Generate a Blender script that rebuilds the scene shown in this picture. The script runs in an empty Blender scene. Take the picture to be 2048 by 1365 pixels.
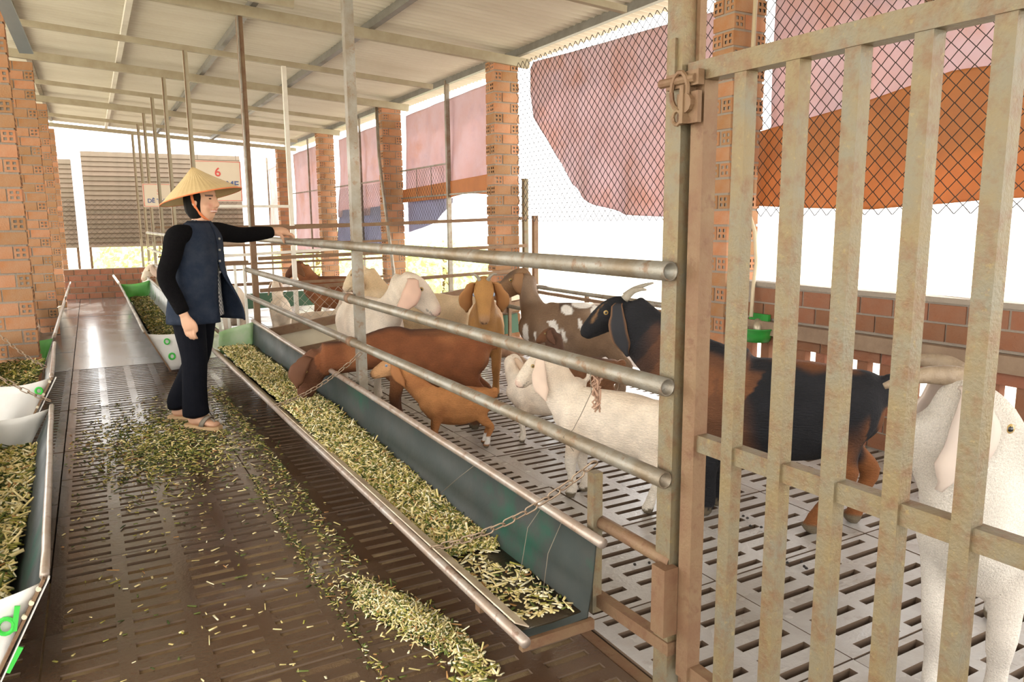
import bpy, bmesh, math, random
import numpy as np
from mathutils import Vector, Matrix
random.seed(7); RNG = np.random.default_rng(11)
scene = bpy.context.scene
COL = scene.collection
R = math.radians

# ---------------------------------------------------------------- camera
F_PX = 1500.0
cam_d = bpy.data.cameras.new('camera'); cam = bpy.data.objects.new('camera', cam_d); COL.objects.link(cam)
cam_d.sensor_fit = 'HORIZONTAL'; cam_d.sensor_width = 36.0; cam_d.lens = 36.0 * F_PX / 2048.0
cam_d.clip_start = 0.02; cam_d.clip_end = 400
yaw, pitch, roll = R(29.1), R(9.05), R(0.5)
fw = Vector((math.sin(yaw) * math.cos(pitch), math.cos(yaw) * math.cos(pitch), -math.sin(pitch)))
rt = Vector((math.cos(yaw), -math.sin(yaw), 0)); up = rt.cross(fw)
r2 = math.cos(roll) * rt - math.sin(roll) * up; u2 = math.sin(roll) * rt + math.cos(roll) * up
M = Matrix((r2, u2, -fw)).transposed().to_4x4(); M.translation = (0, 0, 1.28)
cam.matrix_world = M
scene.camera = cam

# ---------------------------------------------------------------- world, sun, exposure
world = bpy.data.worlds.new('sky'); scene.world = world; world.use_nodes = True
bg = world.node_tree.nodes['Background']
bg.inputs['Color'].default_value = (1.0, 0.985, 0.95, 1); bg.inputs['Strength'].default_value = 2.6
sun_d = bpy.data.lights.new('sun', 'SUN'); sun_d.energy = 7.0; sun_d.angle = R(1.2); sun_d.color = (1.0, 0.93, 0.80)
sun = bpy.data.objects.new('sun', sun_d); COL.objects.link(sun)
SUN_FROM = Vector((0.30, 0.85, 0.55)).normalized()          # towards the sun: beyond the far end of the barn
sun.rotation_euler = SUN_FROM.to_track_quat('Z', 'Y').to_euler()
scene.view_settings.view_transform = 'Standard'; scene.view_settings.look = 'None'
scene.view_settings.gamma = 1.0; scene.view_settings.use_curve_mapping = False
scene.view_settings.exposure = 0.85
scene.cycles.max_bounces = 8; scene.cycles.diffuse_bounces = 5; scene.cycles.transmission_bounces = 4
scene.cycles.sample_clamp_indirect = 6.0

# ---------------------------------------------------------------- materials
MATS = {}
def mat(name, color=(.5, .5, .5), rough=.6, metal=0.0, var=0.0, var_scale=8.0, var_col=None, bump=0.0, bump_scale=60.0,
        stretch=None, vcol=False, rand=0.0, spec=0.4, rough_var=0.0, trans=0.0, blotch=None, coat=0.0, streak=0.0):
    """node-based material: base colour, noise mix to var_col, optional vertex colour, per-object tint, bump"""
    if name in MATS: return MATS[name]
    m = bpy.data.materials.new(name); m.use_nodes = True; nt = m.node_tree; N = nt.nodes; L = nt.links
    b = N['Principled BSDF']; out = N['Material Output']
    b.inputs['Roughness'].default_value = rough; b.inputs['Metallic'].default_value = metal
    b.inputs['Specular IOR Level'].default_value = spec
    if coat: b.inputs['Coat Weight'].default_value = coat; b.inputs['Coat Roughness'].default_value = .15
    tc = N.new('ShaderNodeTexCoord'); co = tc.outputs['Object']
    if stretch:
        mp = N.new('ShaderNodeMapping'); mp.inputs['Scale'].default_value = stretch
        L.new(co, mp.inputs['Vector']); co = mp.outputs['Vector']
    if vcol:
        a = N.new('ShaderNodeAttribute'); a.attribute_name = 'col'; c = a.outputs['Color']
    else:
        rgb = N.new('ShaderNodeRGB'); rgb.outputs[0].default_value = (*color, 1); c = rgb.outputs[0]
    def noise(scale, detail=5.0, rough_=.6):
        n = N.new('ShaderNodeTexNoise'); n.inputs['Scale'].default_value = scale
        n.inputs['Detail'].default_value = detail; n.inputs['Roughness'].default_value = rough_
        L.new(co, n.inputs['Vector']); return n
    def mix(fac, c1, col2, mode='MIX'):
        x = N.new('ShaderNodeMix'); x.data_type = 'RGBA'; x.blend_type = mode
        if isinstance(fac, float): x.inputs['Factor'].default_value = fac
        else: L.new(fac, x.inputs['Factor'])
        L.new(c1, x.inputs[6])
        if isinstance(col2, tuple): x.inputs[7].default_value = (*col2, 1)
        else: L.new(col2, x.inputs[7])
        return x.outputs[2]
    def ramp(sock, lo, hi, a=0.0, bb=1.0):
        r = N.new('ShaderNodeMapRange'); r.inputs['From Min'].default_value = lo; r.inputs['From Max'].default_value = hi
        r.inputs['To Min'].default_value = a; r.inputs['To Max'].default_value = bb; L.new(sock, r.inputs['Value']); return r.outputs[0]
    if var > 0:
        n = noise(var_scale)
        vc = var_col or tuple(x * .55 for x in color)
        c = mix(ramp(n.outputs['Fac'], .38, .68, 0, var), c, vc)
    if blotch:                                     # (colour, scale, lo, hi, amount): stains with a shape of their own
        for (bc, bs, lo, hi, am) in blotch:
            n = noise(bs, 6.0, .65); c = mix(ramp(n.outputs['Fac'], lo, hi, 0, am), c, bc)
    if streak > 0:                                 # fine hair-like light and dark fibres in the coat
        n = noise(bump_scale * 2.2, 3.0); r_ = ramp(n.outputs['Fac'], .3, .7, 1 - streak, 1 + streak * .6)
        cb = N.new('ShaderNodeCombineColor'); [L.new(r_, cb.inputs[k]) for k in range(3)]; c = mix(1.0, c, cb.outputs[0], 'MULTIPLY')
    if rand > 0:
        oi = N.new('ShaderNodeObjectInfo'); hs = N.new('ShaderNodeHueSaturation')
        L.new(ramp(oi.outputs['Random'], 0, 1, 1 - rand, 1 + rand), hs.inputs['Value'])
        mt = N.new('ShaderNodeMath'); mt.operation = 'MULTIPLY_ADD'; L.new(oi.outputs['Random'], mt.inputs[0])
        mt.inputs[1].default_value = -.014; mt.inputs[2].default_value = .507; L.new(mt.outputs[0], hs.inputs['Hue'])
        L.new(c, hs.inputs['Color']); c = hs.outputs['Color']
    L.new(c, b.inputs['Base Color'])
    if rough_var > 0:
        n = noise(var_scale * .6); L.new(ramp(n.outputs['Fac'], .35, .65, max(.05, rough - rough_var), min(1, rough + rough_var)), b.inputs['Roughness'])
    if bump > 0:
        n = noise(bump_scale, 4.0); bp = N.new('ShaderNodeBump'); bp.inputs['Strength'].default_value = bump
        bp.inputs['Distance'].default_value = .01; L.new(n.outputs['Fac'], bp.inputs['Height']); L.new(bp.outputs[0], b.inputs['Normal'])
    if trans > 0:
        t = N.new('ShaderNodeBsdfTranslucent'); L.new(c, t.inputs['Color'])
        mx = N.new('ShaderNodeMixShader'); mx.inputs[0].default_value = trans
        L.new(b.outputs[0], mx.inputs[1]); L.new(t.outputs[0], mx.inputs[2]); L.new(mx.outputs[0], out.inputs['Surface'])
    MATS[name] = m
    return m

galv = mat('galvanised steel', (.27, .25, .21), .40, .4, .9, 7, (.18, .125, .07), .15, 120, rough_var=.12, blotch=[((.19, .10, .05), 22, .56, .66, .7)])
rust = mat('rusty steel', (.185, .10, .055), .6, .2, .8, 10, (.23, .155, .085), .25, 90, blotch=[((.16, .08, .045), 26, .55, .66, .8)])
gatesteel = mat('weathered gate steel', (.205, .152, .076), .5, .2, .9, 9, (.175, .158, .115), .25, 120, blotch=[((.17, .09, .045), 24, .47, .68, .8), ((.28, .21, .09), 55, .6, .7, .6)])
darksteel = mat('dark purlin steel', (.22, .21, .19), .5, .4, .5, 9, (.14, .12, .1))
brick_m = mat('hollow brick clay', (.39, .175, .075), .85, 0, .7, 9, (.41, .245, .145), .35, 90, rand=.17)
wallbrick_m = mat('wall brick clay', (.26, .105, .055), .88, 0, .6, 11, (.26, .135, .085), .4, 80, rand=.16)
mortar_m = mat('mortar', (.30, .25, .20), .9, 0, .5, 20, (.30, .25, .2), .5, 60)
concrete_pen = mat('pen concrete', (.47, .455, .445), .30, 0, .8, 2.3, (.33, .30, .27), .25, 70, rough_var=.2, blotch=[((.27, .215, .165), .9, .45, .62, .75), ((.22, .17, .12), 5, .58, .7, .7)])
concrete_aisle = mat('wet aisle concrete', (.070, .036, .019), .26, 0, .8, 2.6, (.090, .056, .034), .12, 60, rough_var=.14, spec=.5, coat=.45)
concrete_far = mat('worn aisle concrete with sheen', (.27, .265, .27), .22, 0, .6, 3.2, (.17, .13, .1), .12, 60, rough_var=.10, spec=.7, coat=.7)  # grey base lifted to imitate the bluish sky sheen on the floor
pit_m = mat('pit soil', (.05, .03, .02), .95)
roof_m = mat('roof sheet', (.68, .64, .54), .5, .05, .5, 1.2, (.56, .50, .40), stretch=(1, 3, 1))
soil_m = mat('yard soil', (.66, .62, .50), .95, 0, .5, .5, (.58, .52, .40))
tarp_pink = mat('pink tarpaulin', (.60, .475, .50), .6, 0, .7, 3.0, (.56, .39, .38), .5, 14, trans=.46, blotch=[((.52, .27, .16), 1.9, .52, .72, .55), ((.45, .36, .42), 5.0, .55, .7, .4)])
tarp_orange = mat('orange tarpaulin', (.58, .22, .065), .55, 0, .7, 5, (.46, .17, .06), .4, 14, trans=.30)
tarp_blue = mat('blue grey tarpaulin', (.34, .34, .46), .6, 0, .5, 5, (.26, .25, .33), .3, 16, trans=.35)
wire_m = mat('fence wire', (.05, .038, .03), .6, .5)
wire_light = mat('thin wire', (.45, .40, .33), .5, .6)

# ---------------------------------------------------------------- mesh helpers
class MB:
    def __init__(s): s.v = []; s.f = []
    def add(s, vs, fs):
        o = len(s.v); s.v.extend([tuple(map(float, p)) for p in vs]); s.f.extend([tuple(i + o for i in f) for f in fs]); return s
    def box(s, c, size, rot=None, taper=1.0):
        x, y, z = (q / 2 for q in size); vs = []
        for dz in (-1, 1):
            k = taper if dz > 0 else 1.0
            for dx, dy in ((-1, -1), (1, -1), (1, 1), (-1, 1)):
                p = Vector((dx * x * k, dy * y * k, dz * z))
                if rot is not None: p = rot @ p
                vs.append(Vector(c) + p)
        return s.add(vs, [(3, 2, 1, 0), (4, 5, 6, 7), (0, 1, 5, 4), (1, 2, 6, 5), (2, 3, 7, 6), (3, 0, 4, 7)])
    def bar(s, p0, p1, w, h, upv=(0, 0, 1)):
        p0, p1 = Vector(p0), Vector(p1); d = (p1 - p0); l = d.length; d.normalize()
        a = Vector(upv).cross(d)
        if a.length < 1e-4: a = Vector((1, 0, 0)).cross(d)
        a.normalize(); b = d.cross(a); m = Matrix((d, a, b)).transposed()
        return s.box((p0 + p1) / 2, (l, w, h), m)
    def tube(s, path, r, n=10, caps=True, hollow=0.0):
        pts = [Vector(p) for p in path]; k = len(pts)
        rs = r if isinstance(r, (list, tuple)) else [r] * k
        t = [(pts[min(i + 1, k - 1)] - pts[max(i - 1, 0)]).normalized() for i in range(k)]
        a = t[0].orthogonal().normalized(); vs = []
        for i in range(k):
            a = (a - t[i] * a.dot(t[i])).normalized(); b = t[i].cross(a)
            for j in range(n):
                th = 2 * math.pi * j / n; vs.append(pts[i] + (a * math.cos(th) + b * math.sin(th)) * rs[i])
        fs = [(i * n + j, i * n + (j + 1) % n, (i + 1) * n + (j + 1) % n, (i + 1) * n + j) for i in range(k - 1) for j in range(n)]
        if hollow:                               # open pipe ends: inner ring going in
            for e, i, sg in ((0, 0, 1), (1, k - 1, -1)):
                o = len(vs); ring = vs[i * n:(i + 1) * n]
                inn = [pts[i] + (q - pts[i]) * hollow for q in ring]; deep = [q + t[i] * sg * .12 for q in inn]
                vs += inn + deep + [pts[i] + t[i] * sg * .12]
                for j in range(n):
                    j2 = (j + 1) % n
                    q = [(i * n + j2, i * n + j, o + j, o + j2), (o + j2, o + j, o + n + j, o + n + j2), (o + n + j2, o + n + j, o + 2 * n)]
                    fs += q if e == 0 else [f[::-1] for f in q]
        elif caps: fs += [tuple(range(n - 1, -1, -1)), tuple((k - 1) * n + j for j in range(n))]
        return s.add(vs, fs)
    def grid(s, pts, nu, nv, thick=0.0):
        """pts: nu*nv positions row-major; optional thickness along averaged normals"""
        P = np.array([tuple(p) for p in pts], float).reshape(nu, nv, 3)
        fs = [(i * nv + j, (i + 1) * nv + j, (i + 1) * nv + j + 1, i * nv + j + 1) for i in range(nu - 1) for j in range(nv - 1)]
        if not thick: return s.add(P.reshape(-1, 3), fs)
        du = np.gradient(P, axis=0); dv = np.gradient(P, axis=1); nn = np.cross(du, dv)
        nn /= np.linalg.norm(nn, axis=2, keepdims=True) + 1e-9
        A = (P + nn * thick / 2).reshape(-1, 3); B = (P - nn * thick / 2).reshape(-1, 3); o = nu * nv
        fs2 = list(fs) + [tuple(i + o for i in f[::-1]) for f in fs]
        edge = [j for j in range(nv)] + [i * nv + nv - 1 for i in range(1, nu)] + [(nu - 1) * nv + j for j in range(nv - 2, -1, -1)] + [i * nv for i in range(nu - 2, 0, -1)]
        for a, b in zip(edge, edge[1:] + edge[:1]): fs2.append((a, a + o, b + o, b))
        return s.add(np.vstack([A, B]), fs2)
    def mesh(s, name, m=None, smooth=False):
        me = bpy.data.meshes.new(name); me.from_pydata(s.v, [], s.f); me.update()
        if m: me.materials.append(m)
        if smooth: me.polygons.foreach_set('use_smooth', [True] * len(me.polygons))
        return me
    def build(s, name, m=None, parent=None, smooth=False, loc=None, fix=False):
        me = s.mesh(name, m, smooth)
        if fix:
            b = bmesh.new(); b.from_mesh(me); bmesh.ops.recalc_face_normals(b, faces=b.faces); b.to_mesh(me); b.free()
        return link(name, me, parent, loc)

def link(name, data, parent=None, loc=None, rot=None):
    o = bpy.data.objects.new(name, data); COL.objects.link(o)
    if loc is not None: o.location = loc
    if rot is not None: o.rotation_euler = rot
    if parent is not None: o.parent = parent
    return o
def tag(o, label=None, cat=None, group=None, kind=None):
    if label: o['label'] = label
    if cat: o['category'] = cat
    if group: o['group'] = group
    if kind: o['kind'] = kind
    return o
def empty(name, loc=(0, 0, 0), rz=0.0):
    o = bpy.data.objects.new(name, None); COL.objects.link(o); o.location = loc; o.rotation_euler = (0, 0, rz)
    o.empty_display_size = .1; return o
def setcol(me, cols):
    a = me.color_attributes.new('col', 'FLOAT_COLOR', 'POINT'); c = np.ones((len(me.vertices), 4), np.float32); c[:, :3] = cols
    a.data.foreach_set('color', c.ravel())
def vnoise(P, scale, seed=0):
    """cheap smooth value noise on points, 0..1"""
    P = np.asarray(P) * scale + seed * 17.31; i = np.floor(P).astype(int); f = P - i; f = f * f * (3 - 2 * f); out = 0
    for dx in (0, 1):
        for dy in (0, 1):
            for dz in (0, 1):
                h = ((i[:, 0] + dx) * 374761393 + (i[:, 1] + dy) * 668265263 + (i[:, 2] + dz) * 2147483647 + seed * 1274126177) & 0xffffffff
                h = ((h ^ (h >> 13)) * 1274126177) & 0xffffffff; h = (h ^ (h >> 16)) / 4294967295.0
                w = (f[:, 0] if dx else 1 - f[:, 0]) * (f[:, 1] if dy else 1 - f[:, 1]) * (f[:, 2] if dz else 1 - f[:, 2])
                out = out + h * w
    return out
# ================================================================ setting
def zr(x): return 3.10 - .064 * x                    # underside of the rafters
# ---- floor: dark pit below, slatted concrete panels as children
floor = tag(MB().box((2.0, 8.0, -.42), (9.5, 24.0, .06)).build('floor', pit_m), 'slatted concrete barn floor over a dark pit', kind='structure')
def panel_mesh(name, w, l, cols, m, slots=True, pitch=.08, sw=.029, t=.09):
    xs = [0.0]
    for a, b in cols: xs += [a, b]
    xs.append(w); n = int(round(l / pitch)); ys = [0.0]; y0 = (l - n * pitch) / 2
    for k in range(n): ys += [y0 + k * pitch + (pitch - sw) / 2, y0 + k * pitch + (pitch + sw) / 2]
    ys.append(l)
    if not slots: xs = [0, w]; ys = [0, l]
    g = .0035; X = list(xs); Y = list(ys); X[0] += g; X[-1] -= g; Y[0] += g; Y[-1] -= g
    mb = MB(); nx, ny = len(X), len(Y)
    vs = [(x, y, 0) for x in X for y in Y] + [(x, y, -t) for x in X for y in Y]; o = nx * ny; fs = []
    idx = lambda i, j: i * ny + j
    solid = lambda i, j: 0 <= i < nx - 1 and 0 <= j < ny - 1 and not (slots and i % 2 == 1 and j % 2 == 1)
    for i in range(nx - 1):
        for j in range(ny - 1):
            if not solid(i, j): continue
            fs.append((idx(i, j), idx(i + 1, j), idx(i + 1, j + 1), idx(i, j + 1)))
            for (di, dj, a, b) in ((-1, 0, (i, j + 1), (i, j)), (1, 0, (i + 1, j), (i + 1, j + 1)), (0, -1, (i, j), (i + 1, j)), (0, 1, (i + 1, j + 1), (i, j + 1))):
                if not solid(i + di, j + dj):
                    a_, b_ = idx(*a), idx(*b); fs.append((b_, a_, a_ + o, b_ + o))
    me = mb.add(vs, fs).mesh(name, m)
    if slots:                                     # slot flanks: brown grime, darkened to stand in for shade
        me.materials.append(mat('slot shade and grime', (.13, .085, .055), .9))
        for p in me.polygons:
            if abs(p.normal.z) < .5: p.material_index = 1
    return me
PL = .56
def col3(w, margin, n, gap):
    s = (w - 2 * margin - (n - 1) * gap) / n
    return [(margin + k * (s + gap), margin + k * (s + gap) + s) for k in range(n)]
strips = [  # x0, width, columns, material name
    (-1.08, .85, col3(.85, .05, 4, .05), 'aisle'), (-.23, .85, col3(.85, .05, 4, .05), 'aisle'), (.62, .62, col3(.62, .04, 3, .05), 'aisle'),
    (1.29, .567, col3(.567, .05, 2, .06), 'pen'), (1.857, .828, col3(.828, .07, 3, .055), 'pen'), (2.685, .82, col3(.82, .07, 3, .055), 'pen'), (3.505, .6, col3(.6, .06, 2, .055), 'pen')]
matof = {'aisle': concrete_aisle, 'pen': concrete_pen}
far_me = None
for x0, w, cols, kind in strips:
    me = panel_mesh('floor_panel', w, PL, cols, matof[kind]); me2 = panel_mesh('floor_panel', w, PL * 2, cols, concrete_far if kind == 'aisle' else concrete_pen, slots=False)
    y = .39 if x0 > 0 else .95
    off = .0 if kind == 'aisle' else .22
    y -= off
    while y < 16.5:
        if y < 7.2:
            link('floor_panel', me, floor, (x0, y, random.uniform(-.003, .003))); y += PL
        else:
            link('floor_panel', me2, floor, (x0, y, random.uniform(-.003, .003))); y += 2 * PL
mb = MB(); mb.box((1.265, 8, -.03), (.04, 16, .05)); mb.build('floor_channel', rust, floor)
slot_dirt = mat('dirt in slots', (.12, .070, .034), .8, 0, .9, 7, (.22, .155, .075), .5, 90)
MB().box((.2, 1.75, -.0195), (2.05, 2.6, .03)).build('slot_dirt', slot_dirt, floor)

# ---- yard outside
g = tag(MB().box((0, 12, -.62), (160, 160, .3)).build('ground', soil_m), 'sunlit pale soil yard around the barn', kind='structure')

# ---- roof
rafter_m = mat('dusty rafter steel', (.40, .35, .25), .55, .1, .6, 7, (.30, .24, .16))
ceiling = tag(empty('ceiling'), 'low sloping corrugated metal barn roof on steel rafters', kind='structure')
def roof_sheet(y0, y1):
    n = int(round((y1 - y0) / .1)) * 6; pts = []
    xs = (-3.0, -1, .6, 2.2, 3.3, 4.32)
    for x in xs:
        for k in range(n + 1):
            y = y0 + (y1 - y0) * k / n; pts.append((x, y, zr(x) + .165 + .013 * math.sin(2 * math.pi * (y / .1))))
    return MB().grid(pts, len(xs), n + 1)
y = -2.4
while y < 17.3:
    roof_sheet(y, y + 1.1).build('roof_sheet', roof_m, ceiling, smooth=True, loc=(0, 0, random.choice((0, .003)))); y += 1.1
for yy, h, w in ((-1.2, .09, .06), (.8, .05, .05), (2.9, .09, .06), (4.9, .05, .05), (6.97, .09, .06), (8.65, .055, .045), (10.33, .09, .06), (12.0, .055, .045), (13.7, .09, .06), (15.4, .055, .045), (17.0, .07, .05)):
    MB().bar((-2.9, yy, zr(-2.9) + h / 2), (4.1 if h > .06 else 3.75, yy, zr(4.1 if h > .06 else 3.75) + h / 2), w, h).build('rafter', rafter_m, ceiling)
MB().bar((-2.0, 6.46, zr(-2.0) + .04), (1.6, 6.46, zr(1.6) + .04), .05, .08).build('rafter', rafter_m, ceiling)
white_st = mat('white painted steel', (.74, .70, .62), .5, .1, .4, 9, (.55, .5, .42))
for x, m, w, h in ((-2.6, darksteel, .05, .06), (-.45, galv, .05, .06), (.47, white_st, .05, .05), (1.38, darksteel, .05, .06), (2.42, darksteel, .06, .07), (3.96, darksteel, .05, .07)):
    MB().bar((x, -2.4, zr(x) + .125), (x, 17.35, zr(x) + .125), w, h).build('purlin', m, ceiling)

# ---- hollow bricks
def brick_mesh(name, L, B, H, m, holes=True):
    mb = MB(); x, y, z = L / 2, B / 2, H / 2
    mb.add([(-x, -y, -z), (x, -y, -z), (x, y, -z), (-x, y, -z), (-x, -y, z), (x, -y, z), (x, y, z), (-x, y, z)],
           [(3, 2, 1, 0), (4, 5, 6, 7), (0, 1, 5, 4), (2, 3, 7, 6)] + ([] if holes else [(1, 2, 6, 5), (3, 0, 4, 7)]))
    if holes:
        a = [-1, -.66, -.19, .19, .66, 1]
        for sg in (-1, 1):
            for i in range(5):
                for j in range(5):
                    y0, y1, z0, z1 = a[i] * y, a[i + 1] * y, a[j] * z, a[j + 1] * z
                    q = [(sg * x, y0, z0), (sg * x, y1, z0), (sg * x, y1, z1), (sg * x, y0, z1)]
                    if sg < 0: q = q[::-1]
                    if i in (1, 3) and j in (1, 3):
                        b = [(sg * (x - .05), p[1], p[2]) for p in q]
                        mb.add(q + b, [(k, (k + 1) % 4, 4 + (k + 1) % 4, 4 + k) for k in range(4)] + [(4, 5, 6, 7)])
                    else: mb.add(q, [(0, 1, 2, 3)])
    me = mb.mesh(name, m)
    if holes:                                     # shade inside the hollow cells, put in as a near-black colour
        me.materials.append(mat('hollow cell shade', (.035, .018, .012), .95))
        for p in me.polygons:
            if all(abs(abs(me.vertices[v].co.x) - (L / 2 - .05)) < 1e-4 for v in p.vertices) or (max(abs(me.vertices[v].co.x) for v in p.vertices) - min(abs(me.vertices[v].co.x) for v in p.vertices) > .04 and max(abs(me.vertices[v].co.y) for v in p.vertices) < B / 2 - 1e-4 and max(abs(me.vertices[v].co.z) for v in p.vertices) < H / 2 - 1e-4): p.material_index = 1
    return me
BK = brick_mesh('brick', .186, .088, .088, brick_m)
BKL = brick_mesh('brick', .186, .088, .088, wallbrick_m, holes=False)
CH = .1035
def pillar(x, y, label, mirror=False, base=0.0, courses=29):
    """footprint .29 x .19, (x, y) is the corner nearest the aisle and the camera"""
    root = tag(empty('brick_pillar', (x, y, base)), label, 'pillar', 'hollow brick pillars', 'thing')
    sx = -1 if mirror else 1
    MB().box((sx * .1445, .094, courses * CH / 2), (.272, .172, courses * CH - .01)).build('mortar_core', mortar_m, root)
    for k in range(courses):
        z = (k + .5) * CH; j = lambda: random.uniform(-.004, .004)
        if k % 2 == 0: lay = [(.046, .094, 1), (.194, .045, 0), (.194, .143, 0)]
        else: lay = [(.243, .094, 1), (.095, .045, 0), (.095, .143, 0)]
        for bx, by, ax in lay:
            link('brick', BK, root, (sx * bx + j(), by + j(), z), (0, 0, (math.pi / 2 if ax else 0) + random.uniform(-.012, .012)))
    return root
pillar(3.70, 3.70, 'hollow brick pillar standing behind the barred gate', courses=28)
pillar(3.70, 6.98, 'hollow brick pillar beside the wide torn pink tarpaulin', courses=28)
pillar(3.70, 10.33, 'hollow brick pillar with a grey downpipe leaning on it', courses=28)
pillar(3.70, 13.70, 'narrow-looking hollow brick pillar fourth from the gate', courses=28)
pillar(3.70, 17.05, 'dark hollow brick pillar farthest down the open side', courses=28)
pillar(-.40, 6.58, 'large hollow brick pillar nearest on the left of the aisle', True, courses=30)
pillar(-.40, 10.33, 'second hollow brick pillar on the left of the aisle', True, courses=30)
pillar(-.40, 13.70, 'third hollow brick pillar on the left of the aisle', True, courses=30)
pillar(-.41, 17.05, 'last hollow brick pillar on the left of the aisle', True, courses=30)

# ---- low brick wall on the open side
wr = tag(empty('wall_right', (3.75, 0, 0)), 'low red brick wall with light slits beneath the mesh', kind='structure')
for z0, z1 in ((-.02, .285), (.485, .55), (.64, .855)):
    MB().box((.046, 2.16, (z0 + z1) / 2), (.07, 3.04, z1 - z0)).build('mortar_core', mortar_m, wr)
def course(z, h=1.0, shift=0.0):
    yy = .64 + shift
    while yy < 3.50:
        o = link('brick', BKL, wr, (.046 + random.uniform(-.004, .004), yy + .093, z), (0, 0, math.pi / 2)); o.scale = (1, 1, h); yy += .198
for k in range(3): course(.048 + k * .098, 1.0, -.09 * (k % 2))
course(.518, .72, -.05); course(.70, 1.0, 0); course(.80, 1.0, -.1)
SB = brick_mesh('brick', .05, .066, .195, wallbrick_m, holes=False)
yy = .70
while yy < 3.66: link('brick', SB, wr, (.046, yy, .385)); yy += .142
beam_m = mat('stained concrete beam', (.30, .21, .14), .85, 0, .7, 6, (.19, .12, .08), .4, 50)
MB().box((.02, 2.16, .595), (.13, 3.04, .085)).build('concrete_beam', beam_m, wr)
MB().box((.046, 2.75, .868), (.10, 1.82, .028)).build('cement_cap', mortar_m, wr)
MB().box((.046, 1.2, .80), (.104, 1.2, .02)).build('cement_cap', mortar_m, wr)
# ---- low wall closing the aisle
wb = tag(empty('wall_back', (-.72, 15.1, 0)), 'low red brick wall closing the far end of the aisle', kind='structure')
MB().box((1.2, .05, .26), (2.4, .07, .53)).build('mortar_core', mortar_m, wb)
for k in range(5):
    xx = -.05 if k % 2 else .04
    while xx < 2.35: link('brick', BKL, wb, (xx + .095, .045 + random.uniform(-.004, .004), .052 + k * .104)); xx += .2
# ---- shutters at the far end
slat_m = mat('shutter slat', (.24, .185, .13), .6, .1, .5, 5, (.17, .13, .09), rand=.12)  # slat brown darkened in place of the shade over the shutters
def shutter(x0, x1, z0, z1, y, label, n):
    root = tag(empty('slatted_shutter', (x0, y, z0)), label, 'shutter')
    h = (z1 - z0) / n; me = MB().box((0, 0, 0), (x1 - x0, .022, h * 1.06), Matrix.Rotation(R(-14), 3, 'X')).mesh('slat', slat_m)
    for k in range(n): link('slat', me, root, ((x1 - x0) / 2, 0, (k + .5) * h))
    for xx in (.02, (x1 - x0) / 2, x1 - x0 - .02): MB().box((xx, .03, (z1 - .5) / 2 - z0), (.05, .03, z1 + .5)).build('stile', rust, root)
    return root
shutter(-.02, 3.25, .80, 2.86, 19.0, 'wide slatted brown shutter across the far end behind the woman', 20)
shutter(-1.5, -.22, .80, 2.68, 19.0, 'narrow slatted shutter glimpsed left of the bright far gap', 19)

# ---- chain-link wire on the open sides
def chainlink(name, axis, fixed, a0, a1, z0, z1, cell, label, r=.0016, wob=.0, m=None, n=4):
    """zigzag wires; axis 'Y' means the panel lies in a plane of constant X"""
    mb = MB(); k = 0; a = a0
    P = (lambda s, z, d=0: (fixed + d, s, z)) if axis == 'Y' else (lambda s, z, d=0: (s, fixed + d, z))
    a = a0 + cell * .5
    while a < a1 - cell:
        path = []; z = z0; q = 0
        while z <= z1 + 1e-6:
            s = a + (cell / 2 if (q + k) % 2 else 0.0); path.append(P(min(max(s, a0), a1), z, (.002 if (q + k) % 2 else -.002))); z += cell * .5; q += 1
        if len(path) > 1: mb.tube(path, r, n, caps=False)
        a += cell / 2; k += 1
    o = mb.build(name, m or wire_m); return tag(o, label, 'wire mesh')
chainlink('chain_link_mesh', 'Y', 3.865, .55, 3.66, 1.30, 2.79, .085, 'chain-link mesh over the orange and pink tarpaulin behind the gate', r=.003)
chainlink('chain_link_mesh', 'Y', 3.865, .55, 3.66, .885, 1.30, .085, 'fine wire mesh just above the low brick wall', r=.0011, n=3, m=wire_light)
chainlink('chain_link_mesh', 'Y', 3.90, 4.02, 6.92, 1.28, 2.86, .085, 'chain-link mesh in front of the wide torn pink tarpaulin', r=.003)
chainlink('chain_link_mesh', 'Y', 3.93, 8.72, 10.3, 1.25, 2.0, .085, 'chain-link mesh before the pink tarpaulin with blue hem', r=.002, n=3)
chainlink('chain_link_mesh', 'Y', 3.93, 10.6, 13.66, .9, 1.9, .085, 'chain-link mesh before the tarpaulin with grey lower half', r=.002, n=3)
chainlink('chain_link_mesh', 'X', 18.96, -.5, 3.2, .85, 1.85, .11, 'chain-link mesh before the lower half of the far shutter', r=.003, n=3)
chainlink('chain_link_mesh', 'X', 6.96, 1.33, 2.4, .42, .72, .09, 'loose chain-link strip under the brown divider rails', r=.0022, m=wire_light)
# steel frame of the open side

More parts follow.
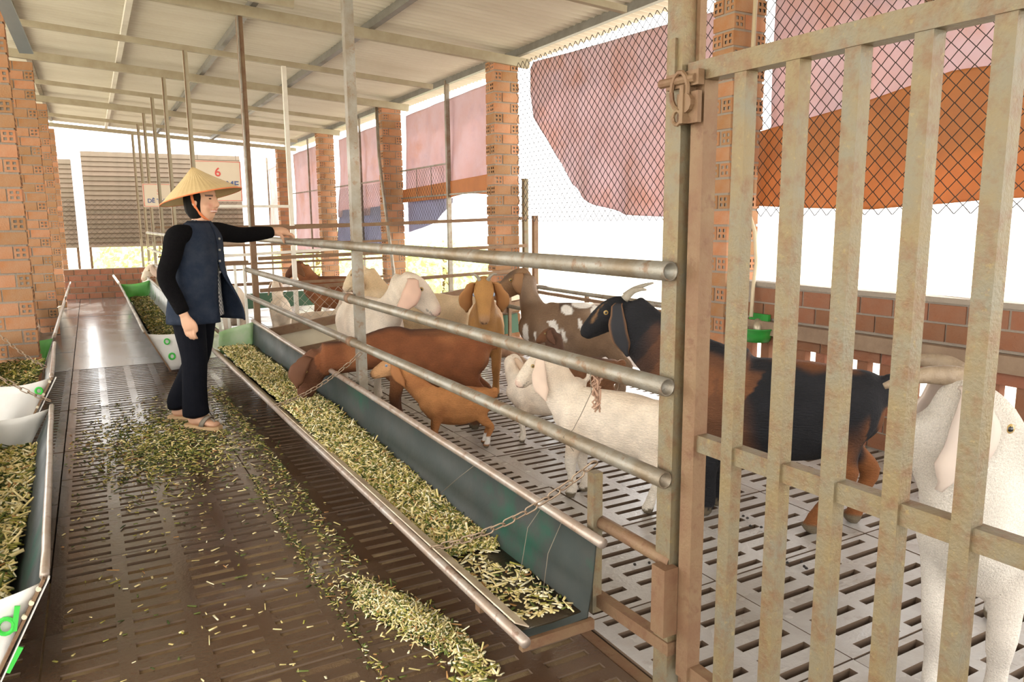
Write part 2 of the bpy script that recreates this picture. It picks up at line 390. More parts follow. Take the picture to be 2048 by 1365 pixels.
def bars(name, label, cat, segs, m, parent=None):
    root = tag(empty(name, segs[0][1]), label, cat); base = Vector(segs[0][1])
    for nm, p0, p1, w, h in segs: MB().bar(Vector(p0) - base, Vector(p1) - base, w, h).build(nm, m, root)
    return root
bars('window_frame_post', 'steel mid post carrying the tarpaulins between two far pillars', 'post', [('post', (3.95, 8.68, -.3), (3.95, 8.68, 2.98), .045, .05), ('crossbar', (3.95, 7.2, 1.62), (3.95, 10.3, 1.62), .02, .02), ('crossbar', (3.95, 8.70, 2.0), (3.95, 10.3, 2.0), .02, .02), ('wire_stay', (3.94, 9.2, 1.62), (3.94, 9.2, 2.0), .008, .008), ('wire_stay', (3.94, 9.7, 1.62), (3.94, 9.7, 2.0), .008, .008)], galv)
bars('window_frame_post', 'slim steel mid post in the fourth open bay', 'post', [('post', (3.95, 12.1, -.3), (3.95, 12.1, 2.98), .03, .03), ('crossbar', (3.95, 10.6, 1.92), (3.95, 13.66, 1.92), .02, .02)], galv)
bars('window_frame_post', 'slim steel mid post in the fifth open bay', 'post', [('post', (3.95, 15.4, -.3), (3.95, 15.4, 2.98), .03, .03), ('crossbar', (3.95, 13.95, 1.92), (3.95, 17.0, 1.92), .02, .02)], galv)
bars('tarpaulin_post', 'rust red steel post behind the orange tarpaulin', 'post', [('post', (3.93, 2.55, .86), (3.93, 2.55, 2.98), .035, .035)], rust)
mb = MB(); mb.tube([(3.64, 10.36, 2.9), (3.63, 10.30, 2.2), (3.66, 10.15, 1.3), (3.68, 10.0, .6), (3.68, 9.98, .0)], .022, 10)
tag(mb.build('downpipe', galv, smooth=True), 'slim grey downpipe leaning against the third brick pillar', 'pipe')
mb = MB(); mb.tube([(3.80, 3.62, 2.95), (3.80, 3.645, 1.6), (3.82, 3.64, 1.35)], .014, 8); mb.tube([(3.82, 3.64, 1.35), (3.83, 3.58, 1.2), (3.79, 3.52, 1.0), (3.72, 3.47, .85), (3.68, 3.44, .66)], .012, 8)
hose_m = mat('hose', (.55, .45, .30), .5)
tag(mb.build('water_pipe', hose_m, smooth=True), 'water pipe and hose running down the pillar to the bowl', 'pipe')

# ---- tarpaulins
def tarp(name, label, y0, y1, x, top, bottom, m, ny=44, nz=34, seed=0, amp=.03, lean=0.0, thick=.004, split=None):
    """hanging sheet; top(y), bottom(y) heights; wrinkles are real geometry"""
    rs = np.random.default_rng(seed); pts = []; ph = rs.uniform(0, 6.28, 8); fr = rs.uniform(1.2, 7, 8); sk = rs.uniform(-1.5, 1.5, 8); am = rs.uniform(.3, 1, 8) / (fr ** .7)
    for i in range(ny + 1):
        y = y0 + (y1 - y0) * i / ny
        for j in range(nz + 1):
            t = j / nz; z = top(y) + (bottom(y) - top(y)) * t
            w = sum(am[k] * math.sin(fr[k] * 2 * y + sk[k] * z * 3 + ph[k]) for k in range(8)) * amp * (.25 + .9 * t)
            pts.append((x + w + lean * t, y, z))
    mb = MB().grid(pts, ny + 1, nz + 1, thick); o = mb.build(name, m, smooth=True); return tag(o, label, 'tarpaulin', 'tarpaulins on the open side')
def interp(xs, ys): return lambda v: float(np.interp(v, xs, ys))
tarp('tarpaulin', 'wide torn pink tarpaulin behind mesh with a ragged slanting lower edge', 4.0, 6.72, 4.02, interp((4, 6.72), (2.74, 2.85)), interp((4, 4.6, 5.2, 5.6, 6.1, 6.4, 6.6, 6.72), (1.30, 1.30, 1.33, 1.42, 1.62, 1.95, 2.3, 2.78)), tarp_pink, seed=3, amp=.06)
t2 = tarp('tarpaulin', 'pink tarpaulin with a wide orange lower band behind the gate bars', .4, 3.66, 4.02, interp((0, 4), (2.72, 2.72)), interp((0, 4), (1.62, 1.62)), tarp_pink, seed=5, amp=.035)
lo = tarp('orange_band', None, .4, 3.68, 3.955, interp((.4, 1.8, 2.4, 3.0, 3.68), (2.02, 2.0, 2.03, 1.93, 1.86)), interp((.4, 1.5, 2.2, 2.8, 3.3, 3.68), (1.36, 1.39, 1.37, 1.33, 1.35, 1.37)), tarp_orange, seed=9, amp=.035, thick=.008)
for kk in ('category', 'group'):
    if kk in lo: del lo[kk]
lo.parent = t2
tarp('tarpaulin', 'pink tarpaulin with an orange hem and blue under-sheet, third bay', 7.22, 10.28, 4.03, interp((7, 10.4), (2.82, 2.76)), interp((7.2, 8.2, 8.7, 10.3), (1.60, 1.66, 1.62, 1.60)), tarp_pink, seed=12, amp=.03)
h3 = tarp('orange_hem', None, 7.22, 10.28, 3.965, interp((7.2, 10.3), (1.82, 1.74)), interp((7.2, 8.2, 8.7, 10.3), (1.56, 1.62, 1.58, 1.56)), tarp_orange, seed=13, amp=.015)
h3b = tarp('blue_sheet', None, 8.75, 10.3, 4.04, interp((8.7, 10.3), (1.58, 1.6)), interp((8.75, 9.3, 9.8, 10.3), (1.52, 1.3, 1.2, 1.14)), tarp_blue, seed=14, amp=.02)
par3 = [o for o in bpy.data.objects if o.name.startswith('tarpaulin') and 'third bay' in o.get('label', '')][0]
for h in (h3, h3b):
    for kk in ('category', 'group'):
        if kk in h: del h[kk]
    h.parent = par3
t4 = tarp('tarpaulin', 'pink tarpaulin with a grey blue lower half, fourth bay', 10.6, 13.5, 4.02, interp((10, 14), (2.78, 2.74)), interp((10.6, 13.5), (1.42, 1.38)), tarp_pink, seed=21, amp=.06)
h4 = tarp('grey_sheet', None, 10.6, 13.55, 4.0, interp((10, 14), (1.55, 1.5)), interp((10.6, 11.6, 12.6, 13.5), (.98, .78, .74, .92)), tarp_blue, seed=22, amp=.05)
for kk in ('category', 'group'):
    if kk in h4: del h4[kk]
h4.parent = t4
tarp('tarpaulin', 'pale pink tarpaulin in the fifth bay beyond the fourth pillar', 13.98, 17.0, 4.02, interp((13, 18), (2.8, 2.76)), interp((13.9, 17.1), (.75, .7)), tarp_pink, seed=31, amp=.03)
tarp('tarpaulin', 'rosy tarpaulin at the farthest end beside the shutter', 17.3, 19.6, 4.02, interp((17, 20), (2.7, 2.6)), interp((17, 20), (1.0, .95)), tarp_pink, seed=33, amp=.03)

bars('corner_post', 'slim steel corner post at the far end of the open side', 'post', [('post', (4.0, 19.62, -.45), (4.0, 19.62, 2.9), .04, .04)], galv)
# ================================================================ pen fence along the aisle
fence = tag(empty('pipe_fence', (1.27, 7.0, 0)), 'galvanised pipe fence with three long rails between pen and aisle', 'fence')
def fpart(name, p0, p1, m, w=None, h=None, r=None, n=14, root=fence, hollow=.82):
    b = Vector(root.location); p0 = Vector(p0) - b; p1 = Vector(p1) - b; mb = MB()
    if r: mb.tube([p0, p1], r, n, hollow=hollow)
    else: mb.bar(p0, p1, w, h)
    return mb.build(name, m, root, smooth=False if not r else True)
def smooth_auto(o):
    me = o.data
    me.polygons.foreach_set('use_smooth', [len(p.vertices) == 4 for p in me.polygons]); return o
for z, r in ((1.158, .0245), (.872, .0235), (.632, .0225)):
    fpart('rail', (1.215, 1.395, z), (1.215, 7.08, z - .0), galv, r=r)
fpart('post', (1.265, 1.425, -.05), (1.265, 1.425, 3.02), gatesteel, .055, .055)
fpart('post_flange', (1.286, 1.39, -.05), (1.286, 1.39, 3.0), rust, .012, .02)
fpart('post', (1.265, 4.0, -.05), (1.265, 4.0, 3.02), galv, .05, .05)
fpart('post', (1.265, 7.0, -.05), (1.265, 7.0, zr(1.265)), rust, .05, .05)
fpart('post_cladding', (1.245, 6.968, 1.2), (1.245, 6.968, zr(1.245)), galv, .03, .012)
for y_, z in ((4.0, .872), (4.0, .632)): fpart('clamp', (1.215, y_ - .03, z), (1.215, y_ + .03, z), rust, r=.028, hollow=0.0)
fpart('sleeve', (1.225, 1.40, .215), (1.225, 1.40, .40), rust, .05, .045)
fpart('rail', (1.25, 1.72, .40), (1.25, 1.40, .40), rust, r=.02)
fpart('rail', (1.25, 1.74, .155), (1.25, 1.39, .165), rust, .035, .035)
fpart('post', (1.235, 1.725, .12), (1.235, 1.725, .555), gatesteel, .032, .032)

# ---- barred gate carrying on from the gate post
gate = tag(empty('barred_gate', (1.27, 1.36, .1)), 'rusty yellowish steel gate of upright bars in the foreground', 'gate')
def gpart(name, p0, p1, w, h, m=gatesteel, parent=None):
    b = Vector(gate.location); return MB().bar(Vector(p0) - b, Vector(p1) - b, w, h).build(name, m, parent or gate)
gpart('stile', (1.27, 1.355, .1), (1.27, 1.355, 1.60), .042, .042, rust)
gpart('rail', (1.27, 1.39, 1.618), (1.27, .16, 1.606), .044, .044)
gpart('rail', (1.275, 1.335, .738), (1.275, .16, .746), .034, .042)
gpart('rail', (1.275, 1.335, .118), (1.275, .16, .118), .034, .042, rust)
for yy in (1.228, 1.089, .953, .817, .686, .55, .413, .277): gpart('bar', (1.268, yy, .12), (1.268, yy, 1.60), .034, .034)
gpart('stile', (1.27, .175, .1), (1.27, .175, 1.60), .042, .042, rust)
lt = gpart('latch', (1.235, 1.44, 1.60), (1.235, 1.33, 1.60), .018, .034, rust)
def lpart(name, mb): return mb.build(name, rust, lt)
b0 = Vector(gate.location)
def rel(p): return Vector(p) - b0
mb = MB(); mb.bar(rel((1.235, 1.368, 1.50)), rel((1.235, 1.368, 1.585)), .05, .012, (0, 1, 0)); mb.bar(rel((1.232, 1.33, 1.535)), rel((1.232, 1.40, 1.535)), .07, .012, (1, 0, 0)); lpart('latch_plate', mb)
lpart('bolt', MB().tube([rel((1.228, 1.46, 1.602)), rel((1.228, 1.34, 1.598))], .011, 10))
lpart('bolt_eye', MB().tube([rel((1.22 + .0, 1.385 + .028 * math.cos(a), 1.575 + .042 * math.sin(a))) for a in np.linspace(0, 6.28, 14)], .006, 6))
lpart('bolt_eye', MB().tube([rel((1.215, 1.385 + .014 * math.cos(a), 1.515 + .016 * math.sin(a))) for a in np.linspace(0, 6.28, 12)], .005, 6))
lpart('bolt_head', MB().tube([rel((1.232, 1.362, 1.545)), rel((1.214, 1.362, 1.545))], .022, 12))
gpart('hasp', (1.236, 1.425, 1.60), (1.236, 1.425, 1.70), .02, .012)

# ---- second bay onwards: fence line set back towards the aisle
f2 = tag(empty('pipe_fence', (.95, 7.2, 0)), 'thinner pipe fence of the farther pens behind the woman', 'fence')
for yy, x in ((8.65, 1.01), (10.33, .945), (12.0, .93), (13.7, .92), (15.2, .915), (17.0, .91)):
    fpart('post', (x, yy, -.05), (x, yy, zr(x)), rafter_m, .045, .045, root=f2)
    fpart('post_cladding', (x - .018, yy - .024, 1.0), (x - .018, yy - .024, zr(x)), rust, .01, .01, root=f2)
for z in (1.14, .86, .62): fpart('rail', (.94, 7.25, z), (.90, 14.9, z), galv, r=.022, root=f2)
for k, xx in enumerate((.97, 1.05, 1.13, 1.21)):     # upright slats closing the step between both fence lines
    fpart('upright_bar', (xx, 7.2, .05), (xx, 7.2, .95), white_st, .03, .02, root=f2)
fpart('rail', (.95, 7.2, .93), (1.25, 7.2, .93), rust, .04, .04, root=f2)
# ---- divider between the first two pens
dv = tag(empty('pen_divider', (1.30, 6.93, 0)), 'brown steel rail divider crossing the pen from fence to pillar', 'divider')
for z0, z1, w in ((1.235, 1.315, .035), (.975, 1.03, .035), (.69, .775, .04)): fpart('rail', (1.29, 6.93, z0), (4.0, 6.86, z1), rust, w, .032, root=dv)
fpart('post', (4.0, 6.88, -.05), (4.0, 6.88, 1.72), gatesteel, .05, .05, root=dv)
fpart('post', (4.12, 6.88, -.3), (4.12, 6.88, 1.34), rust, .05, .05, root=dv)
cream = mat('cream painted board', (.66, .58, .42), .6, 0, .5, 6, (.5, .42, .3))
fpart('trough_rim', (1.29, 6.86, .31), (3.98, 6.80, .68), rust, .05, .075, root=dv)
fpart('trough_board', (1.30, 6.90, .20), (3.98, 6.84, .57), cream, .03, .17, root=dv)
fpart('trough_foot', (1.30, 6.90, .07), (3.98, 6.84, .42), rust, .05, .1, root=dv)
dg = mat('dark green board', (.06, .12, .07), .6)
fpart('trough_base', (1.32, 6.93, .0), (3.9, 6.88, .22), dg, .03, .2, root=dv)
dv2 = tag(empty('pen_divider', (.97, 10.2, 0)), 'second rail divider deeper in the barn beyond the first', 'divider')
for z in (1.24, 1.0, .76, .5): fpart('rail', (.97, 10.2, z), (3.69, 10.2, z + .03), rust, .03, .03, root=dv2)
fpart('board', (.97, 10.22, .28), (3.69, 10.22, .28), dg, .03, .2, root=dv2)
dv3 = tag(empty('pen_divider', (.95, 13.6, 0)), 'third rail divider far down the barn', 'divider')
for z in (1.24, 1.0, .76, .5): fpart('rail', (.95, 13.6, z), (3.69, 13.6, z), rust, .03, .03, root=dv3)
mp = tag(empty('roof_post', (2.0, 8.65, 0)), 'pale steel post in the second pen carrying a cross rail', 'post')
fpart('post', (2.0, 8.65, -.05), (2.0, 8.65, zr(2.0)), white_st, .045, .045, root=mp)
fpart('crossbar', (1.05, 8.65, 1.47), (2.0, 8.65, 1.47), white_st, .03, .03, root=mp)
fpart('crossbar', (1.05, 8.65, .93), (2.9, 8.65, 1.0), white_st, .03, .03, root=mp)
fpart('crossbar', (1.05, 8.65, .62), (2.9, 8.65, .62), rust, .03, .03, root=mp)
# ---- outer rails in the bay behind the spotted goat
orl = tag(empty('outer_rail', (3.72, 3.98, 0)), 'grey double pipe rail along the open bay behind the black doe', 'rail')
fpart('pipe', (3.72, 3.95, .645), (3.72, 6.85, .665), galv, r=.022, root=orl)
fpart('pipe', (3.75, 3.95, .59), (3.75, 6.85, .61), rust, .03, .03, root=orl)
fpart('pipe', (3.72, 3.95, .40), (3.72, 6.85, .42), galv, r=.02, root=orl)
for yy in (4.0, 5.4, 6.8): fpart('stand', (3.76, yy, -.05), (3.76, yy, .66), rust, .03, .03, root=orl)

# ================================================================ troughs
sheet_green = mat('trough sheet', (.026, .034, .030), .55, .0, .8, 4, (.048, .047, .040), .1, 40, rough_var=.1, spec=.2, blotch=[((.008, .06, .036), 2.2, .56, .68, .8)])
sheet_galv = mat('trough galvanised sheet', (.30, .31, .30), .35, .5, .6, 6, (.28, .27, .24), rough_var=.1)
rim_m = mat('trough rim', (.36, .27, .21), .35, .4, .7, 9, (.48, .45, .42), blotch=[((.20, .11, .07), 20, .56, .66, .7)])
cream_rim = mat('cream rim', (.66, .56, .42), .5, 0, .7, 12, (.30, .19, .13))
sack = mat('white sack', (.80, .78, .74), .6, 0, .4, 6, (.68, .64, .58), .2, 30, trans=.15)
green_cl = mat('green sack cloth', (.14, .50, .10), .5, 0, .5, 6, (.30, .62, .26), .2, 20, trans=.2)
pale_green = mat('pale green cloth', (.36, .58, .26), .5, 0, .8, 5, (.60, .66, .50), .2, 20, trans=.3)
def sweep(profile_a, profile_b, y0, y1, n=10, thick=.006, base=(0, 0, 0), wob=0.0):
    """sheet following a cross-section (x, z) that changes from profile_a at y0 to profile_b at y1"""
    A = np.array(profile_a); B = np.array(profile_b); pts = []
    for i in range(n + 1):
        t = i / n; P = A * (1 - t) + B * t
        for x, z in P: pts.append((x - base[0] + random.uniform(-wob, wob), y0 + (y1 - y0) * t - base[1], z - base[2]))
    return MB().grid(pts, n + 1, len(A), thick)
def rimtube(prof, y0, y1, xa, za, xb, zb, r, m, root, name):
    b = Vector(root.location); k = 14
    path = [Vector((xa + (xb - xa) * i / k + random.uniform(-.0015, .0015), y0 + (y1 - y0) * i / k, za + (zb - za) * i / k + random.uniform(-.002, .002))) - b for i in range(k + 1)]
    return MB().tube(path, r, 10).build(name, m, root, smooth=True)
# front trough
t1 = tag(empty('feed_trough', (1.03, 1.66, 0)), 'long dark green metal feed trough filled with chopped feed by the pen', 'trough')
PA = [(.895, .212), (.93, .175), (.965, .145), (1.06, .140), (1.165, .146), (1.18, .23), (1.195, .375)]
PB = [(.845, .215), (.88, .175), (.93, .135), (1.04, .130), (1.165, .150), (1.185, .25), (1.20, .425)]
sweep(PA, PB, 1.66, 6.88, 16, .006, t1.location).build('trough_sheet', sheet_green, t1, smooth=True, fix=True)
rimtube(None, 1.63, 6.88, 1.197, .378, 1.203, .430, .016, rim_m, t1, 'rim')
rimtube(None, 1.55, 6.88, .897, .205, .842, .215, .015, rim_m, t1, 'rim')
MB().grid([Vector((x, y, z)) - t1.location for y in np.linspace(1.62, 6.8, 12) for x, z in ((.902 - .0105 * (y - 1.75), .2235), (.945 - .0105 * (y - 1.75), .200))], 12, 2, .004).build('rim_lip', cream_rim, t1, fix=True)
for yy in (1.9, 3.9, 5.9):
    MB().bar(Vector((.93, yy, .125)) - t1.location, Vector((1.2, yy, .125)) - t1.location, .03, .02).build('cross_bearer', rust, t1)
    for xx in (1.08, 1.17): MB().box(Vector((xx, yy, .06)) - t1.location, (.025, .025, .13)).build('foot', rust, t1)
MB().grid([Vector((.905 + (1.197 - .905) * u + .004 * math.sin(9 * v), 6.86 + .02 * math.sin(5 * u) - .02 * v, .155 + v * (.20 + .075 * u))) - t1.location for u in np.linspace(0, 1, 9) for v in np.linspace(0, 1, 7)], 9, 7, .004).build('cloth_flap', pale_green, t1, smooth=True, fix=True)
MB().box(Vector((1.06, 1.655, .128)) - t1.location, (.24, .02, .03)).build('edge_strip', rust, t1)
# trough of the second bay
t3 = tag(empty('feed_trough', (.56, 6.95, 0)), 'galvanised feed trough behind the woman with white sack end', 'trough')
PA = [(.34, .385), (.42, .21), (.50, .06), (.62, .05), (.70, .08), (.755, .25), (.77, .43)]
sweep(PA, PA, 6.95, 13.0, 10, .006, t3.location).build('trough_sheet', sheet_galv, t3, smooth=True, fix=True)
rimtube(None, 6.95, 13.0, .337, .388, .345, .385, .014, galv, t3, 'rim'); rimtube(None, 6.95, 13.0, .772, .432, .772, .432, .016, galv, t3, 'rim')
def endflap(root, y, pts, m, name='sack_flap', sag=.03, nu=9, nv=7, th=.004):
    """quad cloth between four corners (x,z): top-left, top-right, bottom-left, bottom-right in plane y"""
    (a, b, c, d) = [np.array(p) for p in pts]; out = []
    for u in np.linspace(0, 1, nu):
        for v in np.linspace(0, 1, nv):
            p = (a * (1 - u) + b * u) * (1 - v) + (c * (1 - u) + d * u) * v
            z = p[1] - sag * math.sin(math.pi * u) * (1 - v)
            out.append(Vector((p[0], y + .012 * math.sin(6 * u + 4 * v), z)) - Vector(root.location))
    return MB().grid(out, nu, nv, th).build(name, m, root, smooth=True, fix=True)
endflap(t3, 6.93, ((.345, .375), (.77, .40), (.50, .05), (.70, .06)), sack)
MB().bar(Vector((.335, 6.91, .40)) - t3.location, Vector((.51, 6.91, .045)) - t3.location, .03, .012).build('edge_strip', rust, t3)
endflap(t3, 13.0, ((.345, .385), (.775, .43), (.44, .10), (.74, .06)), green_cl, 'cloth_flap')
def glyph_ring(root, c, r, th, m, y, name='green_print'):
    return MB().tube([Vector((c[0] + r * math.cos(a), y, c[1] + r * 1.15 * math.sin(a))) - Vector(root.location) for a in np.linspace(0, 6.283, 16)], th, 6).build(name, m, root)
print_green = mat('green print', (.05, .50, .06), .6)
glyph_ring(t3, (.50, .30), .02, .006, print_green, 6.915); glyph_ring(t3, (.53, .17), .022, .008, print_green, 6.915)
t4_ = tag(empty('feed_trough', (.56, 13.05, 0)), 'farthest bright feed trough beside the end wall of the aisle', 'trough')
sweep(PA, PA, 13.05, 14.95, 4, .006, t4_.location).build('trough_sheet', white_st, t4_, smooth=True, fix=True)
rimtube(None, 13.05, 14.95, .337, .388, .31, .40, .018, white_st, t4_, 'rim'); rimtube(None, 13.05, 14.95, .772, .432, .772, .432, .016, galv, t4_, 'rim')
# troughs along the left of the aisle (mirrored V section)
def left_trough(y0, y1, xa, xb, zt, label, name='feed_trough', m=sheet_galv):
    root = tag(empty(name, (xa - .2, y0, 0)), label, 'trough')
    prof = lambda x: [(x, zt), (x - .075, zt - .17), (x - .125, .05), (x - .25, .045), (x - .34, .10), (x - .37, zt + .05)]
    sweep(prof(xa), prof(xb), y0, y1, 8, .006, root.location).build('trough_sheet', m, root, smooth=True, fix=True)
    rimtube(None, y0, y1, xa + .004, zt + .005, xb + .004, zt + .005, .013, rim_m, root, 'rim'); rimtube(None, y0, y1, xa - .37, zt + .055, xb - .37, zt + .055, .014, rim_m, root, 'rim')
    return root
l1 = left_trough(2.38, 4.72, -.195, -.262, .30, 'near left feed trough with white sack ends and chopped feed', m=sheet_green)
endflap(l1, 2.36, ((-.57, .27), (-.20, .295), (-.46, .03), (-.33, .04)), sack, sag=.02)
MB().bar(Vector((-.19, 2.35, .31)) - l1.location, Vector((-.335, 2.35, .035)) - l1.location, .022, .008).build('edge_strip', rust, l1)
MB().bar(Vector((-.178, 2.352, .31)) - l1.location, Vector((-.318, 2.352, .035)) - l1.location, .016, .004).build('sack_edge', sack, l1)
glyph_ring(l1, (-.290, .196), .019, .0065, print_green, 2.345)
MB().bar(Vector((-.258, 2.343, .248)) - l1.location, Vector((-.272, 2.343, .178)) - l1.location, .006, .013).build('green_print', print_green, l1)
MB().bar(Vector((-.262, 2.348, .125)) - l1.location, Vector((-.300, 2.348, .06)) - l1.location, .006, .014).build('green_print', print_green, l1)
for k in range(3): MB().tube([Vector((-.205 - .02 * k, 2.347, .285 - .036 * k)) - l1.location, Vector((-.205 - .02 * k, 2.338, .285 - .036 * k)) - l1.location], .007, 8).build('rivet', cream, l1)
endflap(l1, 4.68, ((-.62, .27), (-.27, .30), (-.50, .06), (-.40, .06)), sack, sag=.02)
endflap(l1, 4.66, ((-.60, .09), (-.37, .09), (-.55, .05), (-.40, .05)), green_cl, 'green_band', sag=0)
l2 = left_trough(5.0, 6.5, -.262, -.30, .41, 'left feed trough in front of the nearest brick pillar')
endflap(l2, 4.98, ((-.63, .41), (-.268, .415), (-.50, .10), (-.39, .10)), sack, sag=.025)
MB().bar(Vector((-.255, 4.965, .42)) - l2.location, Vector((-.37, 4.965, .20)) - l2.location, .03, .01).build('edge_strip', rust, l2)
MB().bar(Vector((-.235, 4.968, .42)) - l2.location, Vector((-.35, 4.968, .20)) - l2.location, .022, .006).build('sack_edge', sack, l2)
glyph_ring(l2, (-.325, .35), .016, .006, print_green, 4.965)
for k in range(3): MB().tube([Vector((-.268 - .036 * k, 4.958, .40 - .07 * k)) - l2.location, Vector((-.268 - .036 * k, 4.948, .40 - .07 * k)) - l2.location], .008, 8).build('rivet', cream, l2)
l3 = left_trough(6.9, 10.2, -.315, -.32, .40, 'bright narrow feed trough beyond the nearest left pillar')
endflap(l3, 6.88, ((-.68, .42), (-.32, .40), (-.55, .05), (-.45, .05)), green_cl, 'cloth_flap', sag=.02)
l4 = left_trough(10.6, 13.6, -.32, -.325, .40, 'farther feed trough along the left pillars', m=white_st)

# ================================================================ chopped feed: loose pieces, nobody could count them
feed_m = mat('chopped feed', vcol=True, rough=.75, spec=.2)
PAL = np.array([(.86, .72, .38), (.66, .54, .23), (.34, .31, .07), (.13, .16, .04), (.05, .07, .02), (.92, .84, .58), (.45, .24, .09)])
def chips(name, label, pos, size, probs, parent=None, tilt=.35, lift=.0, seed=1, long=2.6):
    """pos: n x 3 resting points. each piece is a thin six-sided sliver"""
    rs = np.random.default_rng(seed); n = len(pos); L = size * rs.uniform(.5, 1.0, n) * np.where(rs.random(n) < .12, long, 1.2); Wd = size * rs.uniform(.14, .42, n); T = size * rs.uniform(.06, .16, n)
    th = rs.uniform(0, 6.283, n); ti = rs.normal(0, tilt, n); ro = rs.normal(0, tilt, n)
    d = np.stack([np.cos(th) * np.cos(ti), np.sin(th) * np.cos(ti), np.sin(ti)], 1); s0 = np.stack([-np.sin(th), np.cos(th), 0 * th], 1); u = np.cross(d, s0)
    s = s0 * np.cos(ro)[:, None] + u * np.sin(ro)[:, None]; u = np.cross(d, s)
    V = np.zeros((n, 8, 3)); k = 0
    for a in (-1, 1):
        for b in (-1, 1):
            for c in (-1, 1):
                V[:, k] = pos + d * (a * L / 2)[:, None] + s * (b * Wd / 2 * (1.0 if a < 0 else .7))[:, None] + u * (c * T / 2)[:, None]; k += 1
    V[:, :, 2] += (np.abs(d[:, 2]) * L / 2 * .6 + T / 2 + lift)[:, None]
    F = np.array([(0, 1, 3, 2), (4, 6, 7, 5), (0, 4, 5, 1), (2, 3, 7, 6), (0, 2, 6, 4), (1, 5, 7, 3)])
    me = bpy.data.meshes.new(name); nv = n * 8; nf = n * 6
    me.vertices.add(nv); me.vertices.foreach_set('co', V.reshape(-1)); me.loops.add(nf * 4); me.polygons.add(nf)
    me.loops.foreach_set('vertex_index', (F[None] + (np.arange(n) * 8)[:, None, None]).reshape(-1)); me.polygons.foreach_set('loop_start', np.arange(nf) * 4)
    me.update(calc_edges=True); me.validate()
    pc = PAL[rs.choice(len(PAL), n, p=np.array(probs) / sum(probs))] * rs.uniform(.75, 1.2, (n, 1)); setcol(me, np.repeat(pc, 8, 0)); me.materials.append(feed_m)
    return tag(link(name, me, parent), label, 'feed' if label else None, kind='stuff')
def heap(prof_lo, prof_hi, y0, y1, n, zf, seed):
    rs = np.random.default_rng(seed); y = rs.uniform(y0, y1, n); t = (y - y0) / (y1 - y0); x = prof_lo(t) + (prof_hi(t) - prof_lo(t)) * rs.random(n); return np.stack([x, y, zf(x, y)], 1)
MIXED = (3, 3, 2.5, 2, 1.2, 1.6, .6); GREENISH = (1, 1.5, 3, 3, 2.5, .5, .6); PALE = (4, 3, 1.5, 1, .5, 3, .5)
feed_bed = mat('feed bed', (.13, .12, .04), .9, 0, .9, 45, (.05, .055, .02), .6, 120)
def bed(name, xs, ys, zf, parent, m=None):
    b = Vector(parent.location); return MB().grid([Vector((x(y) if callable(x) else x, y, zf(x(y) if callable(x) else x, y))) - b for y in ys for x in xs], len(ys), len(xs), .01).build(name, m or feed_bed, parent, smooth=True, fix=True)
nz = lambda x, y, s: float(vnoise(np.array([[x, y, 0.3]]), s, 2)[0])
fz = lambda x, y: .150 + .075 * min(1, max(0, (y - 2.2) / 2.0)) + .035 * (nz(x, y, 6) - .3) - .1 * max(0, x - 1.1) * (1 if y < 4.5 else 0)
heap1 = tag(empty('feed_heap', (1.04, 2.4, .14)), 'heap of chopped pale green feed filling the long trough', 'feed', kind='stuff')
bed('feed_bed', [lambda y: .925 - .008 * (y - 2), lambda y: .97, lambda y: 1.03, lambda y: 1.09, lambda y: 1.13, lambda y: 1.172], np.linspace(2.45, 6.82, 60), fz, heap1)
rs = np.random.default_rng(5); n = 15000; yy = 2.2 + (6.8 - 2.2) * rs.random(n) ** 1.35; xx = .915 - .006 * (yy - 2) + (.255) * rs.random(n)
zz = np.array([fz(a, b) for a, b in zip(xx, yy)])
o = chips('feed_piece_layer', None, np.stack([xx, yy, zz], 1) - np.array(heap1.location), .023, MIXED, heap1, tilt=.4, seed=6, lift=.004); o['kind'] = 'stuff'
n = 620; yy = 1.72 + .75 * rs.random(n); xx = .96 + .2 * rs.random(n); keep = vnoise(np.stack([xx, yy, 0 * xx], 1), 9, 3) > .42
pos = np.stack([xx, yy, np.full(n, .152)], 1)[keep]
o = chips('loose_piece_layer', None, pos - np.array(heap1.location), .024, PALE, heap1, tilt=.12, seed=8, lift=.003); o['kind'] = 'stuff'
residue_m = mat('wet feed residue', (.035, .022, .013), .35, 0, .8, 8, (.06, .045, .02), .3, 60)
bed('residue', [.962, 1.02, 1.09, 1.164], np.linspace(1.69, 2.7, 8), lambda x, y: .147, heap1, residue_m)
f2z = lambda x, y: .16 + .04 * nz(x, y, 6)
heap2 = tag(empty('feed_heap', (.56, 7.0, .1)), 'dark olive feed lying in the galvanised trough behind the woman', 'feed', kind='stuff')
bed('feed_bed', [.46, .54, .62, .70, .735], np.linspace(7.0, 12.9, 40), f2z, heap2)
rs = np.random.default_rng(15); n = 2200; yy = 7.0 + 5.8 * rs.random(n) ** 1.2; xx = .46 + .27 * rs.random(n); o = chips('feed_piece_layer', None, np.stack([xx, yy, np.array([f2z(a, b) for a, b in zip(xx, yy)])], 1) - np.array(heap2.location), .03, GREENISH, heap2, seed=16, lift=.004); o['kind'] = 'stuff'
heap3 = tag(empty('feed_heap', (-.45, 2.5, .1)), 'chopped feed inside the near left trough', 'feed', kind='stuff')
f3z = lambda x, y: .11 + .03 * nz(x, y, 6)
bed('feed_bed', [-.545, -.5, -.44, -.38, lambda y: -.315 - .02 * (y - 2.4)], np.linspace(2.45, 4.6, 26), f3z, heap3)
rs = np.random.default_rng(25); n = 2200; yy = 2.45 + 2.15 * rs.random(n); xx = -.54 + .22 * rs.random(n); o = chips('feed_piece_layer', None, np.stack([xx, yy, np.array([f3z(a, b) for a, b in zip(xx, yy)])], 1) - np.array(heap3.location), .036, MIXED, heap3, seed=26, lift=.004); o['kind'] = 'stuff'
